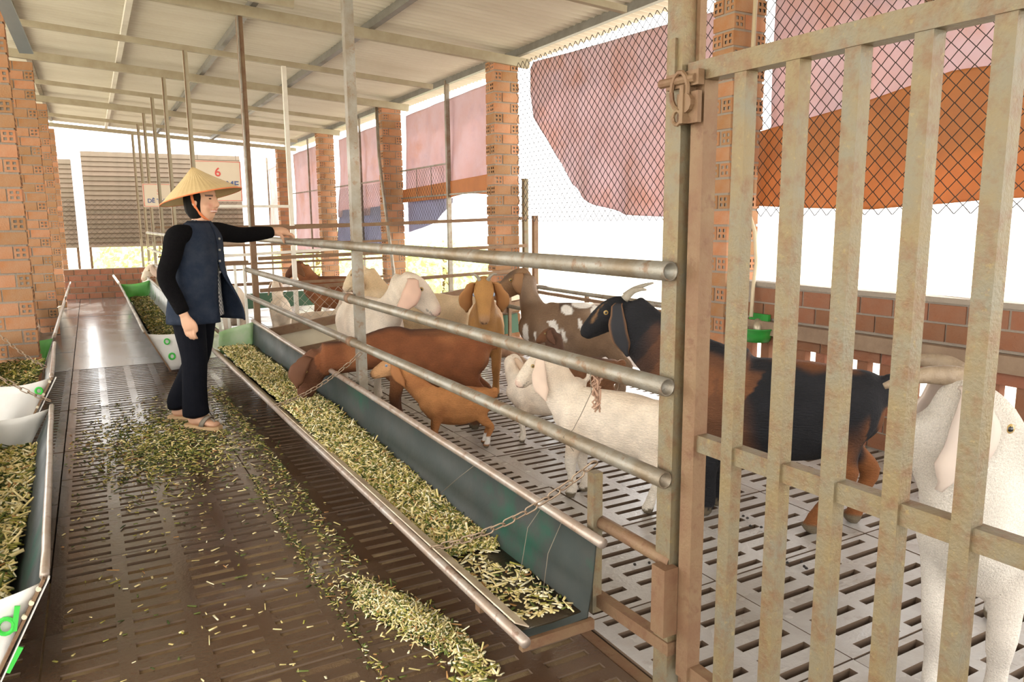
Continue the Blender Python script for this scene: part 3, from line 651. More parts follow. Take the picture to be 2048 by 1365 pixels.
heap4 = tag(empty('feed_heap', (-.45, 5.1, .2)), 'dark green feed heaped in the trough before the left pillar', 'feed', kind='stuff')
f4z = lambda x, y: .27 + .05 * nz(x, y, 5)
bed('feed_bed', [-.63, -.55, -.47, -.40, -.365], np.linspace(5.05, 6.45, 20), f4z, heap4)
rs = np.random.default_rng(35); n = 1600; yy = 5.05 + 1.4 * rs.random(n); xx = -.63 + .26 * rs.random(n); o = chips('feed_piece_layer', None, np.stack([xx, yy, np.array([f4z(a, b) for a, b in zip(xx, yy)])], 1) - np.array(heap4.location), .032, GREENISH, heap4, seed=36, lift=.004); o['kind'] = 'stuff'
# spilled on the floor
def spill(label, n, fx, seed, size, probs, name='spilled_feed', tilt=.2, peak=None):
    rs = np.random.default_rng(seed); P = fx(rs, n); zz_ = np.full(len(P), .002)
    if peak:
        q = P - np.array(peak[:2]); c_, s_ = math.cos(peak[5]), math.sin(peak[5]); a_ = (q[:, 0] * c_ + q[:, 1] * s_) / peak[2]; b_ = (-q[:, 0] * s_ + q[:, 1] * c_) / peak[3]; zz_ += peak[4] * np.exp(-.5 * (a_ ** 2 + b_ ** 2)) * rs.random(len(P)) ** .5
    P = np.column_stack([P, zz_]); return chips(name, label, P, size, probs, tilt=tilt, seed=seed + 1)
def around(cx, cy, sx, sy, rot=0.0):
    def f(rs, n):
        a = rs.normal(0, 1, n) * sx; b = rs.normal(0, 1, n) * sy; c, s = math.cos(rot), math.sin(rot); x = cx + a * c - b * s; y = cy + a * s + b * c
        k = (x > -.22) & (x < .93); return np.column_stack([x, y])[k]
    return f
spill('scattered feed bits trodden around the woman on the wet aisle', 3200, around(.30, 4.75, .20, .42), 41, .022, GREENISH)
spill('spilled pile of pale chopped stalks beside the trough end', 3600, around(.80, 2.18, .036, .14, .25), 43, .017, (3, 2.5, 2, 2, 1.2, 2.6, .5), tilt=.5, peak=(.80, 2.18, .036, .14, .04, .25))
spill('trail of feed scraps running on from the spilled pile', 420, around(.86, 1.80, .03, .13, -.3), 45, .026, MIXED)
spill('sparse feed scraps strewn over the near aisle floor', 900, lambda rs, n: np.column_stack([rs.uniform(-.2, .85, n), rs.uniform(1.3, 6.2, n)]), 47, .019, MIXED, tilt=.1)
spill('line of feed scraps caught in the floor joint', 520, lambda rs, n: np.column_stack([.622 + rs.normal(0, .014, n), rs.uniform(1.4, 3.9, n)]), 49, .014, GREENISH)
spill('feed dust gathered along the front rim of the trough', 900, lambda rs, n: np.column_stack([.80 - np.abs(rs.normal(0, .06, n)), rs.uniform(2.6, 6.3, n)]), 51, .018, GREENISH)
# droppings in the pen
dm = mat('droppings', (.02, .015, .012), .6)
me = None
for (cx, cy, n) in ((2.02, 2.25, 10), (1.9, 2.1, 8), (2.2, 1.8, 7), (1.75, 2.0, 6), (2.4, 2.15, 6), (1.7, 3.2, 5)):
    mb = MB()
    for k in range(n):
        px, py = random.gauss(0, .05), random.gauss(0, .05); a = random.uniform(0, 3.1)
        mb.tube([(px - .006 * math.cos(a), py - .006 * math.sin(a), .006), (px, py, .007), (px + .006 * math.cos(a), py + .006 * math.sin(a), .006)], [.003, .006, .003], 6)
    tag(mb.build('droppings', dm, loc=(cx, cy, .003), smooth=True), 'small dark droppings scattered on the slatted pen floor', 'droppings', 'droppings on the pen floor', 'stuff')

# ================================================================ chains, wires, bowl
chain_m = mat('chain steel', (.30, .22, .15), .5, .5, .5, 30, (.18, .11, .07))
def link_mesh(L, wd, r):
    pts = []
    for k in range(16):
        a = 2 * math.pi * k / 16; pts.append((math.cos(a) * wd + (L / 2 - wd) * (1 if math.cos(a) > 0 else -1), math.sin(a) * wd, 0))
    pts.append(pts[0]); pts.append(pts[1]); return MB().tube(pts, r, 6, caps=False).mesh('link', chain_m, True)
LM = link_mesh(.050, .0105, .0028); LMs = link_mesh(.036, .008, .0022)
def chain(label, p0, p1, sag, big=True):
    p0, p1 = Vector(p0), Vector(p1); root = tag(empty('chain', p0), label, 'chain'); L = (.050 if big else .036) - (.0058 if big else .0046)
    n = max(3, int(((p1 - p0).length * (1 + sag * sag * 2.5)) / L)); pts = [p0.lerp(p1, i / n) - Vector((0, 0, sag * 4 * (i / n) * (1 - i / n))) for i in range(n + 1)]
    for i in range(n):
        d = (pts[i + 1] - pts[i]).normalized(); q = d.to_track_quat('X', 'Z'); o = link('link', LM if big else LMs, root, (pts[i] + pts[i + 1]) / 2 - p0)
        o.rotation_mode = 'QUATERNION'; o.rotation_quaternion = q @ Matrix.Rotation(R(40 + 90 * (i % 2)), 4, 'X').to_quaternion()
    return root
chain('rusty chain slung across the near end of the long trough', (1.215, 1.69, .60), (.895, 2.16, .225), .045)
chain('rusty chain hanging from the fence post past the eating doe', (1.235, 3.90, .585), (.865, 4.42, .225), .04)
chain('rusty chain drooping over the near left trough end', (-.66, 4.95, .62), (-.262, 4.72, .335), .03)
chain('thin chain hanging in front of the nearest left pillar', (-.70, 5.6, .86), (-.30, 5.3, .43), .05, False)
wire_dull = mat('dull thin wire', (.20, .165, .12), .5, .3)
def wire(label, pts, r=.0012, m=None, name='wire'):
    return tag(MB().tube(pts, r, 6).build(name, m or wire_dull, smooth=True), label, 'wire')
wire('thin twisted wire hanging from the middle rail before the white kid', [(1.215, 1.70, .895), (1.196, 1.70, .872), (1.205, 1.705, .80), (1.215, 1.77, .72), (1.22, 1.82, .66), (1.19, 1.83, .64), (1.21, 1.80, .60)])
wire('thin wire arching across the sheet of the long trough', [(1.195, 1.95, .385), (1.16, 1.99, .30), (1.10, 1.93, .2), (1.06, 1.9, .155)])
wire('short wire tied to the back rim of the long trough', [(1.195, 2.42, .39), (1.165, 2.52, .31), (1.13, 2.62, .22)])
wire('wire hung on the pen-side rim near the trough corner', [(1.194, 1.83, .385), (1.15, 1.85, .27), (1.10, 1.80, .17)])
tw = mat('twine', (.36, .22, .15), .9)
mb = MB(); rs = np.random.default_rng(77)
for k in range(9):
    p = [np.array((1.23, 1.71, .86)) + np.array((rs.normal(0, .006), rs.normal(0, .01), -.016 * i)) + rs.normal(0, .006, 3) for i in range(8)]; mb.tube([tuple(q) for q in p], .0028, 5)
tag(mb.build('twine_bundle', tw, smooth=True), 'frayed brown twine tied under the middle rail', 'twine')
# green drinking bowl by the pillar
bowl_m = mat('green plastic', (.025, .25, .035), .35, 0, .3, 6, (.015, .18, .025), spec=.5)
br = tag(empty('water_bowl', (3.70, 3.40, .50)), 'green plastic drinking bowl fixed by the pillar behind the gate', 'bowl')
mb = MB(); prof = [(.02, .0), (.075, .005), (.095, .05), (.105, .085), (.115, .09), (.108, .095), (.098, .085), (.086, .05), (.06, .02), (.0, .018)]; n = 20
vs = [(r_ * math.cos(2 * math.pi * k / n), r_ * math.sin(2 * math.pi * k / n), z_) for r_, z_ in prof for k in range(n)]
mb.add(vs, [(i * n + k, i * n + (k + 1) % n, (i + 1) * n + (k + 1) % n, (i + 1) * n + k) for i in range(len(prof) - 1) for k in range(n)]); mb.build('bowl', bowl_m, br, smooth=True, fix=True)
mb = MB(); mb.box((.035, .02, .10), (.02, .16, .16)); mb.build('mounting_plate', bowl_m, br)
MB().tube([(.0, .0, .03), (.0, .0, .1), (.02, .02, .14)], [.03, .028, .02], 10).build('valve', mat('valve', (.45, .38, .28), .4, .5), br, smooth=True)
# ================================================================ goats
def spline(pts, n):
    """Catmull-Rom through rows of pts (any width), n samples per span"""
    P = np.array(pts, float); P = np.vstack([2 * P[0] - P[1], P, 2 * P[-1] - P[-2]]); out = []
    for i in range(1, len(P) - 2):
        for k in range(n):
            t = k / n; a, b, c, d = P[i - 1], P[i], P[i + 1], P[i + 2]
            out.append(.5 * ((2 * b) + (-a + c) * t + (2 * a - 5 * b + 4 * c - d) * t * t + (-a + 3 * b - 3 * c + d) * t ** 3))
    out.append(P[-2]); return np.array(out)
def limb(mb, pts, ref, n=4, seg=14, S=None, region=0):
    """closed tube with elliptical section; rows x,y,z,side radius,other radius; ref fixes the frame"""
    Q = spline(pts, n); Q[:, 3:] = np.maximum(Q[:, 3:], .002); C = Q[:, :3]; T = np.gradient(C, axis=0); T /= np.linalg.norm(T, axis=1, keepdims=True) + 1e-9
    ref = np.array(ref, float); vs = []; m = len(Q)
    for i in range(m):
        s = np.cross(ref, T[i]); s /= np.linalg.norm(s) + 1e-9; u = np.cross(T[i], s)
        for j in range(seg):
            a = 2 * math.pi * j / seg; vs.append(C[i] + s * math.cos(a) * Q[i, 3] + u * math.sin(a) * Q[i, 4])
    fs = [(i * seg + j, i * seg + (j + 1) % seg, (i + 1) * seg + (j + 1) % seg, (i + 1) * seg + j) for i in range(m - 1) for j in range(seg)]
    o = len(vs); vs += [C[0] - T[0] * Q[0, 3:].min() * .5, C[-1] + T[-1] * Q[-1, 3:].min() * .5]
    fs += [(o, (j + 1) % seg, j) for j in range(seg)] + [(o + 1, (m - 1) * seg + j, (m - 1) * seg + (j + 1) % seg) for j in range(seg)]
    mb.add(vs, fs)
    if S is not None:
        for i in range(m): S.append((*C[i], Q[i, 3:].mean(), region, i / (m - 1)))
def fuse(mb, voxel, smooth_it=6, factor=.5, name='body'):
    """overlapping tubes -> one continuous skin"""
    me = mb.mesh('tmp'); o = bpy.data.objects.new('tmp', me); COL.objects.link(o)
    r = o.modifiers.new('r', 'REMESH'); r.mode = 'VOXEL'; r.voxel_size = voxel; r.adaptivity = 0.0
    s = o.modifiers.new('s', 'SMOOTH'); s.factor = factor; s.iterations = smooth_it
    dg_ = bpy.context.evaluated_depsgraph_get(); out = bpy.data.meshes.new_from_object(o.evaluated_get(dg_)); out.name = name
    bpy.data.objects.remove(o); bpy.data.meshes.remove(me)
    out.polygons.foreach_set('use_smooth', [True] * len(out.polygons)); return out
def coords(me):
    a = np.empty(len(me.vertices) * 3, np.float32); me.vertices.foreach_get('co', a); return a.reshape(-1, 3).astype(float)
def normals(me):
    a = np.empty(len(me.vertices) * 3, np.float32); me.vertices.foreach_get('normal', a); return a.reshape(-1, 3).astype(float)
fur_m = mat('goat coat', vcol=True, rough=.72, spec=.25, var=.0, bump=.8, bump_scale=34, stretch=(1.0, 5, 5), streak=.20)
ear_m = mat('goat ear', vcol=True, rough=.7, spec=.25, trans=.12)
eye_m = mat('goat eye', (.02, .018, .015), .12, spec=.7); iris_m = mat('goat iris', (.42, .28, .10), .2, spec=.6); blue_eye = mat('pale goat iris', (.30, .38, .52), .2, spec=.6)
horn_m = mat('goat horn', (.33, .29, .23), .5, 0, .6, 40, (.20, .17, .13), .4, 60); horn_l = mat('pale goat horn', (.34, .26, .18), .5, 0, .7, 25, (.22, .16, .11), .6, 50)
def sm(x, a, b): t = np.clip((x - a) / (b - a), 0, 1); return t * t * (3 - 2 * t)
def lerp(c1, c2, t): return np.asarray(c1) * (1 - t[:, None]) + np.asarray(c2) * t[:, None]

def goat(label, center, heading, H, poll, nose, coat, horns=None, ear_len=.95, ear_out=.16, ear_fwd=0.0, legs=None, lying=False, eye=iris_m, fat=1.0, tail_up=False, voxel=None, earcol=None, neck_low=0.0, beard=False, ear_w=.17, group=None, head_up=None, ear_rot=0.0, ear_t=.04, ear_back=.38, neck=1.0):
    hx, hy = heading; l = math.hypot(hx, hy); hx, hy = hx / l, hy / l; rz = math.atan2(hy, hx)
    root = tag(empty('goat', (center[0], center[1], 0), rz), label, 'goat', group)
    def loc(p): dx, dy = p[0] - center[0], p[1] - center[1]; return np.array((dx * hx + dy * hy, -dx * hy + dy * hx, p[2]))
    po, no = loc(poll), loc(nose); hl = np.linalg.norm(no - po); mb = MB(); S = []
    drop = -.42 * H if lying else 0.0
    tr = [(.49, .66, .05, .08), (.42, .665, .10, .165), (.33, .66, .13, .225), (.17, .635, .155, .27), (-.05, .62, .18, .285), (-.24, .64, .175, .265), (-.38, .685, .145, .215), (-.48, .74, .105, .145), (-.54, .76, .05, .07)]
    limb(mb, [(a * H, 0, z * H + drop, rs * H * fat, ru * H) for a, z, rs, ru in tr], (0, 0, 1), S=S, region=0)
    # neck: from the chest to just below the poll
    f = (no - po) / hl; upv = np.array((0, 0, 1.0)) if head_up is None else loc(np.array(head_up) + np.array((center[0], center[1], 0)));
    sd = np.cross(upv, f); sd /= np.linalg.norm(sd) + 1e-9; uu = np.cross(f, sd)
    base = np.array((.33 * H, 0, .74 * H + drop)); end = po - uu * .16 * hl + f * .02 * hl; mid = (base + end) / 2 + np.array((.03 * H, 0, -neck_low * H))
    b2 = np.array((.20 * H, 0, .70 * H + drop)); nr = [(a_ * neck, b_ * neck) for a_, b_ in ((.13, .21), (.112, .19), (.088, .15), (.068, .115))]
    hs = max(hl / (.31 * H), .9)
    limb(mb, [(*b2, nr[0][0] * H, nr[0][1] * H), (*base, nr[1][0] * H, nr[1][1] * H), (*mid, nr[2][0] * H, nr[2][1] * H), (*end, nr[3][0] * H * hs, nr[3][1] * H * hs)], (0.02, 0, 1) if abs((end - base)[2]) < np.linalg.norm((end - base)[:2]) * 4 else (-1, 0, .2), S=S, region=1)
    # head
    hp = [(-.08, -.05, .17, .20), (.08, -.02, .225, .265), (.28, -.015, .235, .29), (.46, -.01, .19, .26), (.64, -.02, .155, .215), (.80, -.045, .142, .18), (.93, -.075, .125, .145), (1.0, -.09, .085, .095)]
    def hp3(t, s, u): return po + f * t * hl + sd * s * hl + uu * u * hl
    limb(mb, [(*hp3(t, 0, u), rs * hl, ru * hl) for t, u, rs, ru in hp], uu, S=S, region=2, n=4)
    limb(mb, [(*hp3(.10, 0, -.20), .14 * hl, .13 * hl), (*hp3(.42, 0, -.23), .11 * hl, .10 * hl), (*hp3(.72, 0, -.20), .09 * hl, .075 * hl), (*hp3(.94, 0, -.185), .065 * hl, .05 * hl)], uu, S=S, region=2)
    for sg in (-1, 1):        # brow ridges
        limb(mb, [(*hp3(.2, sg * .14, .15), .055 * hl, .055 * hl), (*hp3(.34, sg * .185, .135), .058 * hl, .052 * hl), (*hp3(.44, sg * .14, .09), .045 * hl, .045 * hl)], uu, S=S, region=2)
    # legs
    L = legs or {}
    for key, sg in (('fl', 1), ('fr', -1)):
        ox, oy = L.get(key, (0, 0))
        if lying:
            pts = [(.30, .11, .70, .07, .11), (.30, .13, .54, .06, .08), (.46, .13, .47, .04, .045), (.34, .12, .45, .028, .03), (.28, .12, .45, .028, .03)]
            limb(mb, [(a * H, sg * b * H, z * H + drop, r1 * H, r2_ * H) for a, b, z, r1, r2_ in pts], (0, 0, 1), S=S, region=3); continue
        hxp, hyp = .29 + ox / H, sg * .085 + oy / H; kx = .29 + ox / H * .45; ky = sg * .09 + oy / H * .5
        pts = [(.29, sg * .085, .76, .06, .10), (.29, sg * .105, .62, .07, .105), (.265, sg * .10, .50, .055, .075), (kx + .012, ky, .29, .046, .052), (kx * .5 + hxp * .5, ky * .5 + hyp * .5, .18, .034, .038), (hxp - .008, hyp, .085, .038, .043), (hxp + .012, hyp, .035, .040, .046), (hxp + .024, hyp, .010, .041, .050)]
        limb(mb, [(a * H, b * H, z * H, r1 * H, r2_ * H) for a, b, z, r1, r2_ in pts], (1, 0, 0), S=S, region=3)
    for key, sg in (('hl', 1), ('hr', -1)):
        ox, oy = L.get(key, (0, 0))
        if lying:
            pts = [(-.36, .10, .70, .07, .15), (-.26, .15, .56, .06, .10), (-.40, .15, .47, .04, .045), (-.24, .14, .45, .028, .03), (-.16, .14, .45, .028, .03)]
            limb(mb, [(a * H, sg * b * H, z * H + drop, r1 * H, r2_ * H) for a, b, z, r1, r2_ in pts], (0, 0, 1), S=S, region=4); continue
        hxp, hyp = -.44 + ox / H, sg * .095 + oy / H; kx = -.50 + ox / H * .6; ky = sg * .095 + oy / H * .5
        pts = [(-.40, sg * .06, .78, .06, .12), (-.37, sg * .10, .66, .075, .15), (-.345, sg * .105, .52, .06, .115), (-.40 + ox / H * .2, sg * .10, .40, .052, .074), (kx, ky, .305, .042, .054), (kx * .45 + hxp * .55 + .006, ky * .5 + hyp * .5, .18, .034, .039), (hxp - .005, hyp, .085, .038, .044), (hxp + .014, hyp, .035, .041, .048), (hxp + .026, hyp, .010, .042, .052)]
        limb(mb, [(a * H, b * H, z * H, r1 * H, r2_ * H) for a, b, z, r1, r2_ in pts], (1, 0, 0), S=S, region=4)
    tl = [(-.52, .80, .035, .03), (-.57, .83, .035, .028), (-.60, .90 if tail_up else .80, .04, .025), (-.60, .98 if tail_up else .70, .02, .015)]
    limb(mb, [(a * H, 0, z * H + drop, r1 * H, r2_ * H) for a, z, r1, r2_ in tl], (0, 1, 0), S=S, region=5)
    if beard: limb(mb, [(*hp3(.82, 0, -.2), .04 * hl, .04 * hl), (*(hp3(.82, 0, -.25) - np.array((0, 0, .25 * hl))), .02 * hl, .02 * hl), (*(hp3(.80, 0, -.25) - np.array((0, 0, .45 * hl))), .006 * hl, .006 * hl)], (1, 0, 0), S=S, region=2)
    me = fuse(mb, voxel or max(.0075, .0125 * H / .75), 7, .5, 'body')
    V = coords(me); N = normals(me); SA = np.array(S); D = np.full(len(V), 9e9); reg = np.zeros(len(V), int); tt = np.zeros(len(V))
    for i0 in range(0, len(V), 4000):
        dd = np.linalg.norm(V[i0:i0 + 4000, None] - SA[None, :, :3], axis=2) / SA[None, :, 3]; k = dd.argmin(1); reg[i0:i0 + 4000] = SA[k, 4]; tt[i0:i0 + 4000] = SA[k, 5]
    rel_ = V - po; hc = np.stack([rel_ @ f, rel_ @ sd, rel_ @ uu], 1) / hl
    info = dict(P=V / H, N=N, reg=reg, t=tt, h=hc, n1=vnoise(V / H, 5, 3), n2=vnoise(V / H, 14, 5), H=H)
    info['P'] = info['P'] - np.array((0, 0, drop / H)); col = coat(info)
    # muzzle, mouth line, hooves share one treatment
    mouth = (reg == 2) & (hc[:, 0] > .70) & (np.abs(hc[:, 2] + .165) < .016); col[mouth] *= .5
    nost = (reg == 2) & (hc[:, 0] > .945) & (np.abs(np.abs(hc[:, 1]) - .045) < .022) & (np.abs(hc[:, 2] + .05) < .03); col[nost] *= .3
    if not lying:
        hoof = (V[:, 2] < .042 * H) & (reg >= 3); col[hoof] = np.array((.22, .17, .11)) * .7
    setcol(me, np.clip(col, 0.004, 1)); me.materials.append(fur_m); link('body', me, root)
    # ears
    ec = earcol if earcol is not None else col[(reg == 2)].mean(0) if (reg == 2).any() else np.array((.5, .4, .3))
    for sg in (-1, 1):
        b = hp3(ear_t, sg * .205, .08); outv = sd * sg; fl_ = f * 1.0; fl_[2] = 0; fl_ /= np.linalg.norm(fl_) + 1e-9 if np.linalg.norm(fl_) > .2 else 1
        if np.linalg.norm(f[:2]) < .35: fl_ = uu * 1.0
        dn = np.array((0, 0, -1.0)) - ear_back * f if abs(f[2]) < .85 else f * 1.0; dn = dn / np.linalg.norm(dn)
        if abs(f[2]) >= .85: fl_ = uu * 1.0
        wd = fl_ * math.cos(R(ear_rot)) + outv * math.sin(R(ear_rot)); pth = []; EL = ear_len * hl; rows = 12; nw = 7; pts = []
        for i in range(rows + 1):
            t = i / rows; c = b + outv * hl * ear_out * (math.sin(min(1, t * 1.6) * math.pi / 2) - .25 * t) + dn * EL * t * (.25 + .75 * t if t < .25 else 1) * (.9) + fl_ * hl * (ear_fwd * t + .10 * math.sin(t * 3.0)) + uu * hl * .03 * math.sin(t * math.pi)
            w = hl * (.07 + (ear_w - .07) * sm(np.array([t]), 0, .45)[0]) * (1 - .93 * sm(np.array([t]), .72, 1.0)[0])
            for j in range(nw):
                v = -1 + 2 * j / (nw - 1); cup = outv * hl * .035 * (1 - v * v) * math.sin(min(1, t * 2) * 1.57)
                pts.append(c + wd * w * v + cup * math.cos(R(ear_rot)) + fl_ * hl * .035 * (1 - v * v) * math.sin(R(ear_rot)))
        em = MB().grid(pts, rows + 1, nw, .010 if hl > .2 else .007); o = em.build('ear', ear_m, root, smooth=True, fix=True)
        pv = coords(o.data); edge = np.tile(np.abs(np.linspace(-1, 1, nw)), (rows + 1))
        edge = np.concatenate([edge, edge]); cc = np.repeat(np.asarray(ec)[None], len(pv), 0) * (.92 + .2 * vnoise(pv / hl, 6, 4))[:, None]
        if callable(getattr(coat, 'ear_edge', None)): cc = coat.ear_edge(cc, edge)
        setcol(o.data, cc)
        # eyes
        e = hp3(.345, sg * .205, .075); er = .050 * hl
        eb = bmesh.new(); bmesh.ops.create_uvsphere(eb, u_segments=12, v_segments=8, radius=er); m2 = bpy.data.meshes.new('eye'); eb.to_mesh(m2); eb.free()
        m2.polygons.foreach_set('use_smooth', [True] * len(m2.polygons)); m2.materials.append(eye); eo = link('eye', m2, root, e)
        pb = bmesh.new(); bmesh.ops.create_uvsphere(pb, u_segments=10, v_segments=6, radius=er * .62); m3 = bpy.data.meshes.new('pupil'); pb.to_mesh(m3); pb.free(); m3.materials.append(eye_m)
        link('pupil', m3, eo, outv * er * .48)
        if horns:
            path = [loc(p) for p in horns['world'][0 if sg > 0 else 1]] if 'world' in horns else [hp3(t, sg * s, u) for t, s, u in horns['path']]; q = spline([(*p, r) for p, r in zip(path, [horns['r'] * hl * k for k in np.linspace(1, .22, len(path))])], 5)
            MB().tube([tuple(p[:3]) for p in q], [float(p[3]) for p in q], 10).build('horn', horns.get('m', horn_m), root, smooth=True)
    return root

# ---- coats (colours that belong to the animal)
def plain(base, dark, belly=None, muzzle=(.62, .42, .34), legc=None):
    def c(i):
        col = lerp(base, dark, .75 * sm(i['n1'], .45, .75)); col = col * (.88 + .24 * i['n2'])[:, None]
        if belly is not None: col = lerp(col, belly, .7 * sm(-i['N'][:, 2], .2, .8) * (i['reg'] == 0))
        col = lerp(col, muzzle, .75 * sm(i['h'][:, 0], .80, .98) * (i['reg'] == 2))
        if legc is not None: col = lerp(col, legc, sm(.42 - i['P'][:, 2], 0, .12) * (i['reg'] >= 3))
        return col
    return c
def coat_brown(i):
    col = lerp((.20, .068, .025), (.29, .115, .045), sm(i['n1'], .4, .7)) * (.8 + .4 * i['n2'])[:, None]
    up_ = sm(i['N'][:, 2], .55, .95); col = lerp(col, (.045, .022, .015), up_ * .8 * ((i['reg'] == 0) | (i['reg'] == 1)) * sm(i['P'][:, 0], -.6, .1))
    col = lerp(col, (.10, .04, .02), .8 * (i['reg'] == 2)); col = lerp(col, (.10, .045, .025), .8 * sm(.45 - i['P'][:, 2], 0, .2) * (i['reg'] >= 3))
    return col
def coat_black(i):
    P = i['P']; blk = np.array((.013, .013, .016)); brn = np.array((.15, .06, .025)); rust_ = np.array((.24, .085, .025))
    col = np.repeat(blk[None], len(P), 0)
    fl = (i['reg'] == 0) * sm(P[:, 0] + .35 * (i['n1'] - .5), .05, .28) * sm(.90 - P[:, 2], .0, .16); col = lerp(col, brn, .9 * fl)
    nk = (i['reg'] == 1) * sm(1 - i['t'] + .25 * (i['n1'] - .5), .15, .6) * sm(.75 - i['N'][:, 2], 0, .5); col = lerp(col, brn * 1.15, .95 * nk)
    col = lerp(col, brn, .8 * (i['reg'] == 3) * sm(P[:, 2], .35, .5)); hq = (i['reg'] == 4) * sm(i['n1'] + .6 * (.62 - P[:, 2]), .40, .62); col = lerp(col, rust_, .9 * hq)
    col = lerp(col, rust_, .6 * (i['reg'] == 0) * sm(i['n1'], .62, .72) * sm(-P[:, 0], -.1, .1)); st = (i['reg'] == 2) * sm(.022 - np.abs(np.abs(i['h'][:, 1]) - .115 - .02 * i['h'][:, 0]), 0, .015) * sm(i['h'][:, 0], .2, .35) * sm(.75 - i['h'][:, 0], 0, .1) * (i['h'][:, 2] > .03)
    col = lerp(col, (.24, .13, .06), .8 * st); return col * (.75 + .5 * i['n2'])[:, None]
coat_black.ear_edge = lambda cc, e: lerp(cc, (.30, .15, .07), sm(e, .75, 1.0) * .8)
def coat_spot(i):
    P = i['P']; col = lerp((.20, .125, .075), (.27, .185, .125), sm(i['n1'], .35, .65)) * (.85 + .3 * i['n2'])[:, None]
    col = lerp(col, (.05, .032, .025), .9 * sm(i['N'][:, 2], .3, .8) * (i['reg'] == 0) * sm(P[:, 0], -.35, .25)); n = np.zeros(len(P))
    for sx_, sz_, ax_, az_, sl in ((.20, .72, .035, .12, .5), (.06, .84, .05, .04, .3), (.10, .62, .018, .06, .3), (-.05, .72, .02, .05, .2), (.44, .60, .025, .10, .0), (.345, .60, .016, .05, .3), (.33, .80, .022, .05, .6), (-.08, .885, .09, .028, .3), (-.20, .83, .04, .05, .2), (-.30, .86, .045, .05, .0), (-.40, .84, .04, .06, .0)):
        dx_ = P[:, 0] - sx_ - sl * (P[:, 2] - sz_); n = np.maximum(n, 1.15 - ((dx_ / ax_) ** 2 + ((P[:, 2] - sz_) / az_) ** 2) ** .5 + .5 * (i['n2'] - .5))
    col = lerp(col, (.80, .76, .70), sm(n, .0, .2) * (i['reg'] == 0)); col = lerp(col, (.30, .17, .085), .7 * (i['reg'] == 2)); col = lerp(col, (.07, .05, .04), .7 * (i['reg'] == 2) * sm(i['h'][:, 2], .10, .2) * sm(i['h'][:, 0], -.1, .3)); return col
def coat_kidbrown(i): return lerp((.19, .085, .04), (.10, .05, .03), sm(i['n1'], .45, .7)) * (.8 + .4 * i['n2'])[:, None]
def coat_tankid(i):
    col = lerp((.46, .20, .07), (.36, .145, .05), sm(i['n1'], .4, .7)) * (.88 + .24 * i['n2'])[:, None]; band = (i['reg'] == 4) & (i['P'][:, 2] < .17) & (i['P'][:, 2] > .06) ; col[band] = (.85, .80, .74)
    col = lerp(col, (.62, .36, .18), .6 * (i['reg'] == 2)); col = lerp(col, (.20, .09, .05), .8 * sm(i['h'][:, 0], .9, 1.0) * (i['reg'] == 2)); return col
WHITE = plain((.80, .68, .55), (.68, .54, .41), legc=(.78, .70, .60), muzzle=(.70, .45, .36)); PURE = plain((.66, .61, .55), (.58, .52, .46), muzzle=(.74, .60, .53)); BUFF = plain((.74, .58, .38), (.60, .42, .24), muzzle=(.66, .50, .40)); TAN = plain((.47, .24, .08), (.38, .17, .055), muzzle=(.42, .25, .15))
wec = np.array((.72, .56, .45))
SH = dict(path=[(.05, .09, .16), (-.02, .12, .30), (-.14, .19, .40), (-.26, .27, .44)], r=.055); 
goat('reddish brown doe bending over the trough to eat', (1.78, 4.27), (-.90, .43), .70, (1.13, 4.456, .493), (1.03, 4.50, .235), coat_brown, ear_len=.75, earcol=(.13, .055, .028), neck_low=.02, legs=dict(hl=(.02, 0), hr=(-.03, 0)))
goat('small tan kid raising its head behind the trough', (1.735, 3.79), (-.95, .30), .40, (1.46, 3.955, .498), (1.32, 4.026, .437), coat_tankid, ear_len=1.0, earcol=(.36, .15, .055), eye=blue_eye, fat=1.15)
goat('cream white kid standing in front with long drooping ears', (2.0, 2.68), (-.5, .87), .58, (1.805, 2.92, .654), (1.684, 3.0, .529), WHITE, ear_len=1.15, ear_back=.12, earcol=wec * 1.05, legs=dict(fr=(-.02, 0), hl=(.04, 0)))
goat('little cream kid with upright tail behind the larger white kid', (2.25, 3.66), (-.87, .49), .44, (2.149, 3.85, .476), (2.202, 3.80, .33), WHITE, ear_len=.9, earcol=(.58, .42, .30), tail_up=True)
goat('black and brown doe with short horns behind the gate', (2.48, 2.17), (-.62, .78), .78, (2.106, 2.74, .899), (1.947, 2.85, .771), coat_black, horns=dict(world=[[(2.085, 2.70, .93), (2.11, 2.675, .965), (2.14, 2.655, .975), (2.165, 2.645, .972)], [(2.125, 2.745, .935), (2.155, 2.725, .965), (2.195, 2.705, .985), (2.235, 2.68, .998)]], r=.085), neck=1.25, neck_low=.03, ear_len=1.15, ear_back=.2, earcol=(.03, .03, .035), legs=dict(hl=(.16, .03), fl=(.03, 0)))
goat('large white goat with long curved horns close behind the gate bars', (2.10, 1.11), (-.87, -.48), .80, (1.797, 1.02, .848), (1.972, .90, .645), PURE, horns=dict(world=[[(1.905, 1.06, .872), (1.90, 1.11, .905), (1.885, 1.17, .91), (1.87, 1.22, .885)], [(1.85, 1.0, .868), (1.815, 1.03, .896), (1.757, 1.07, .902), (1.71, 1.10, .892), (1.674, 1.13, .872)]], r=.12, m=horn_l), ear_len=.92, ear_w=.19, earcol=(.62, .52, .46), fat=1.05, ear_fwd=-.05, ear_t=-.12, ear_back=.25)
goat('greyish brown doe with white flank spots turning its head', (3.0, 4.48), (-.874, .486), .78, (2.786, 4.80, .891), (2.592, 4.95, .734), coat_spot, ear_len=.75, earcol=(.33, .18, .09), ear_w=.2)
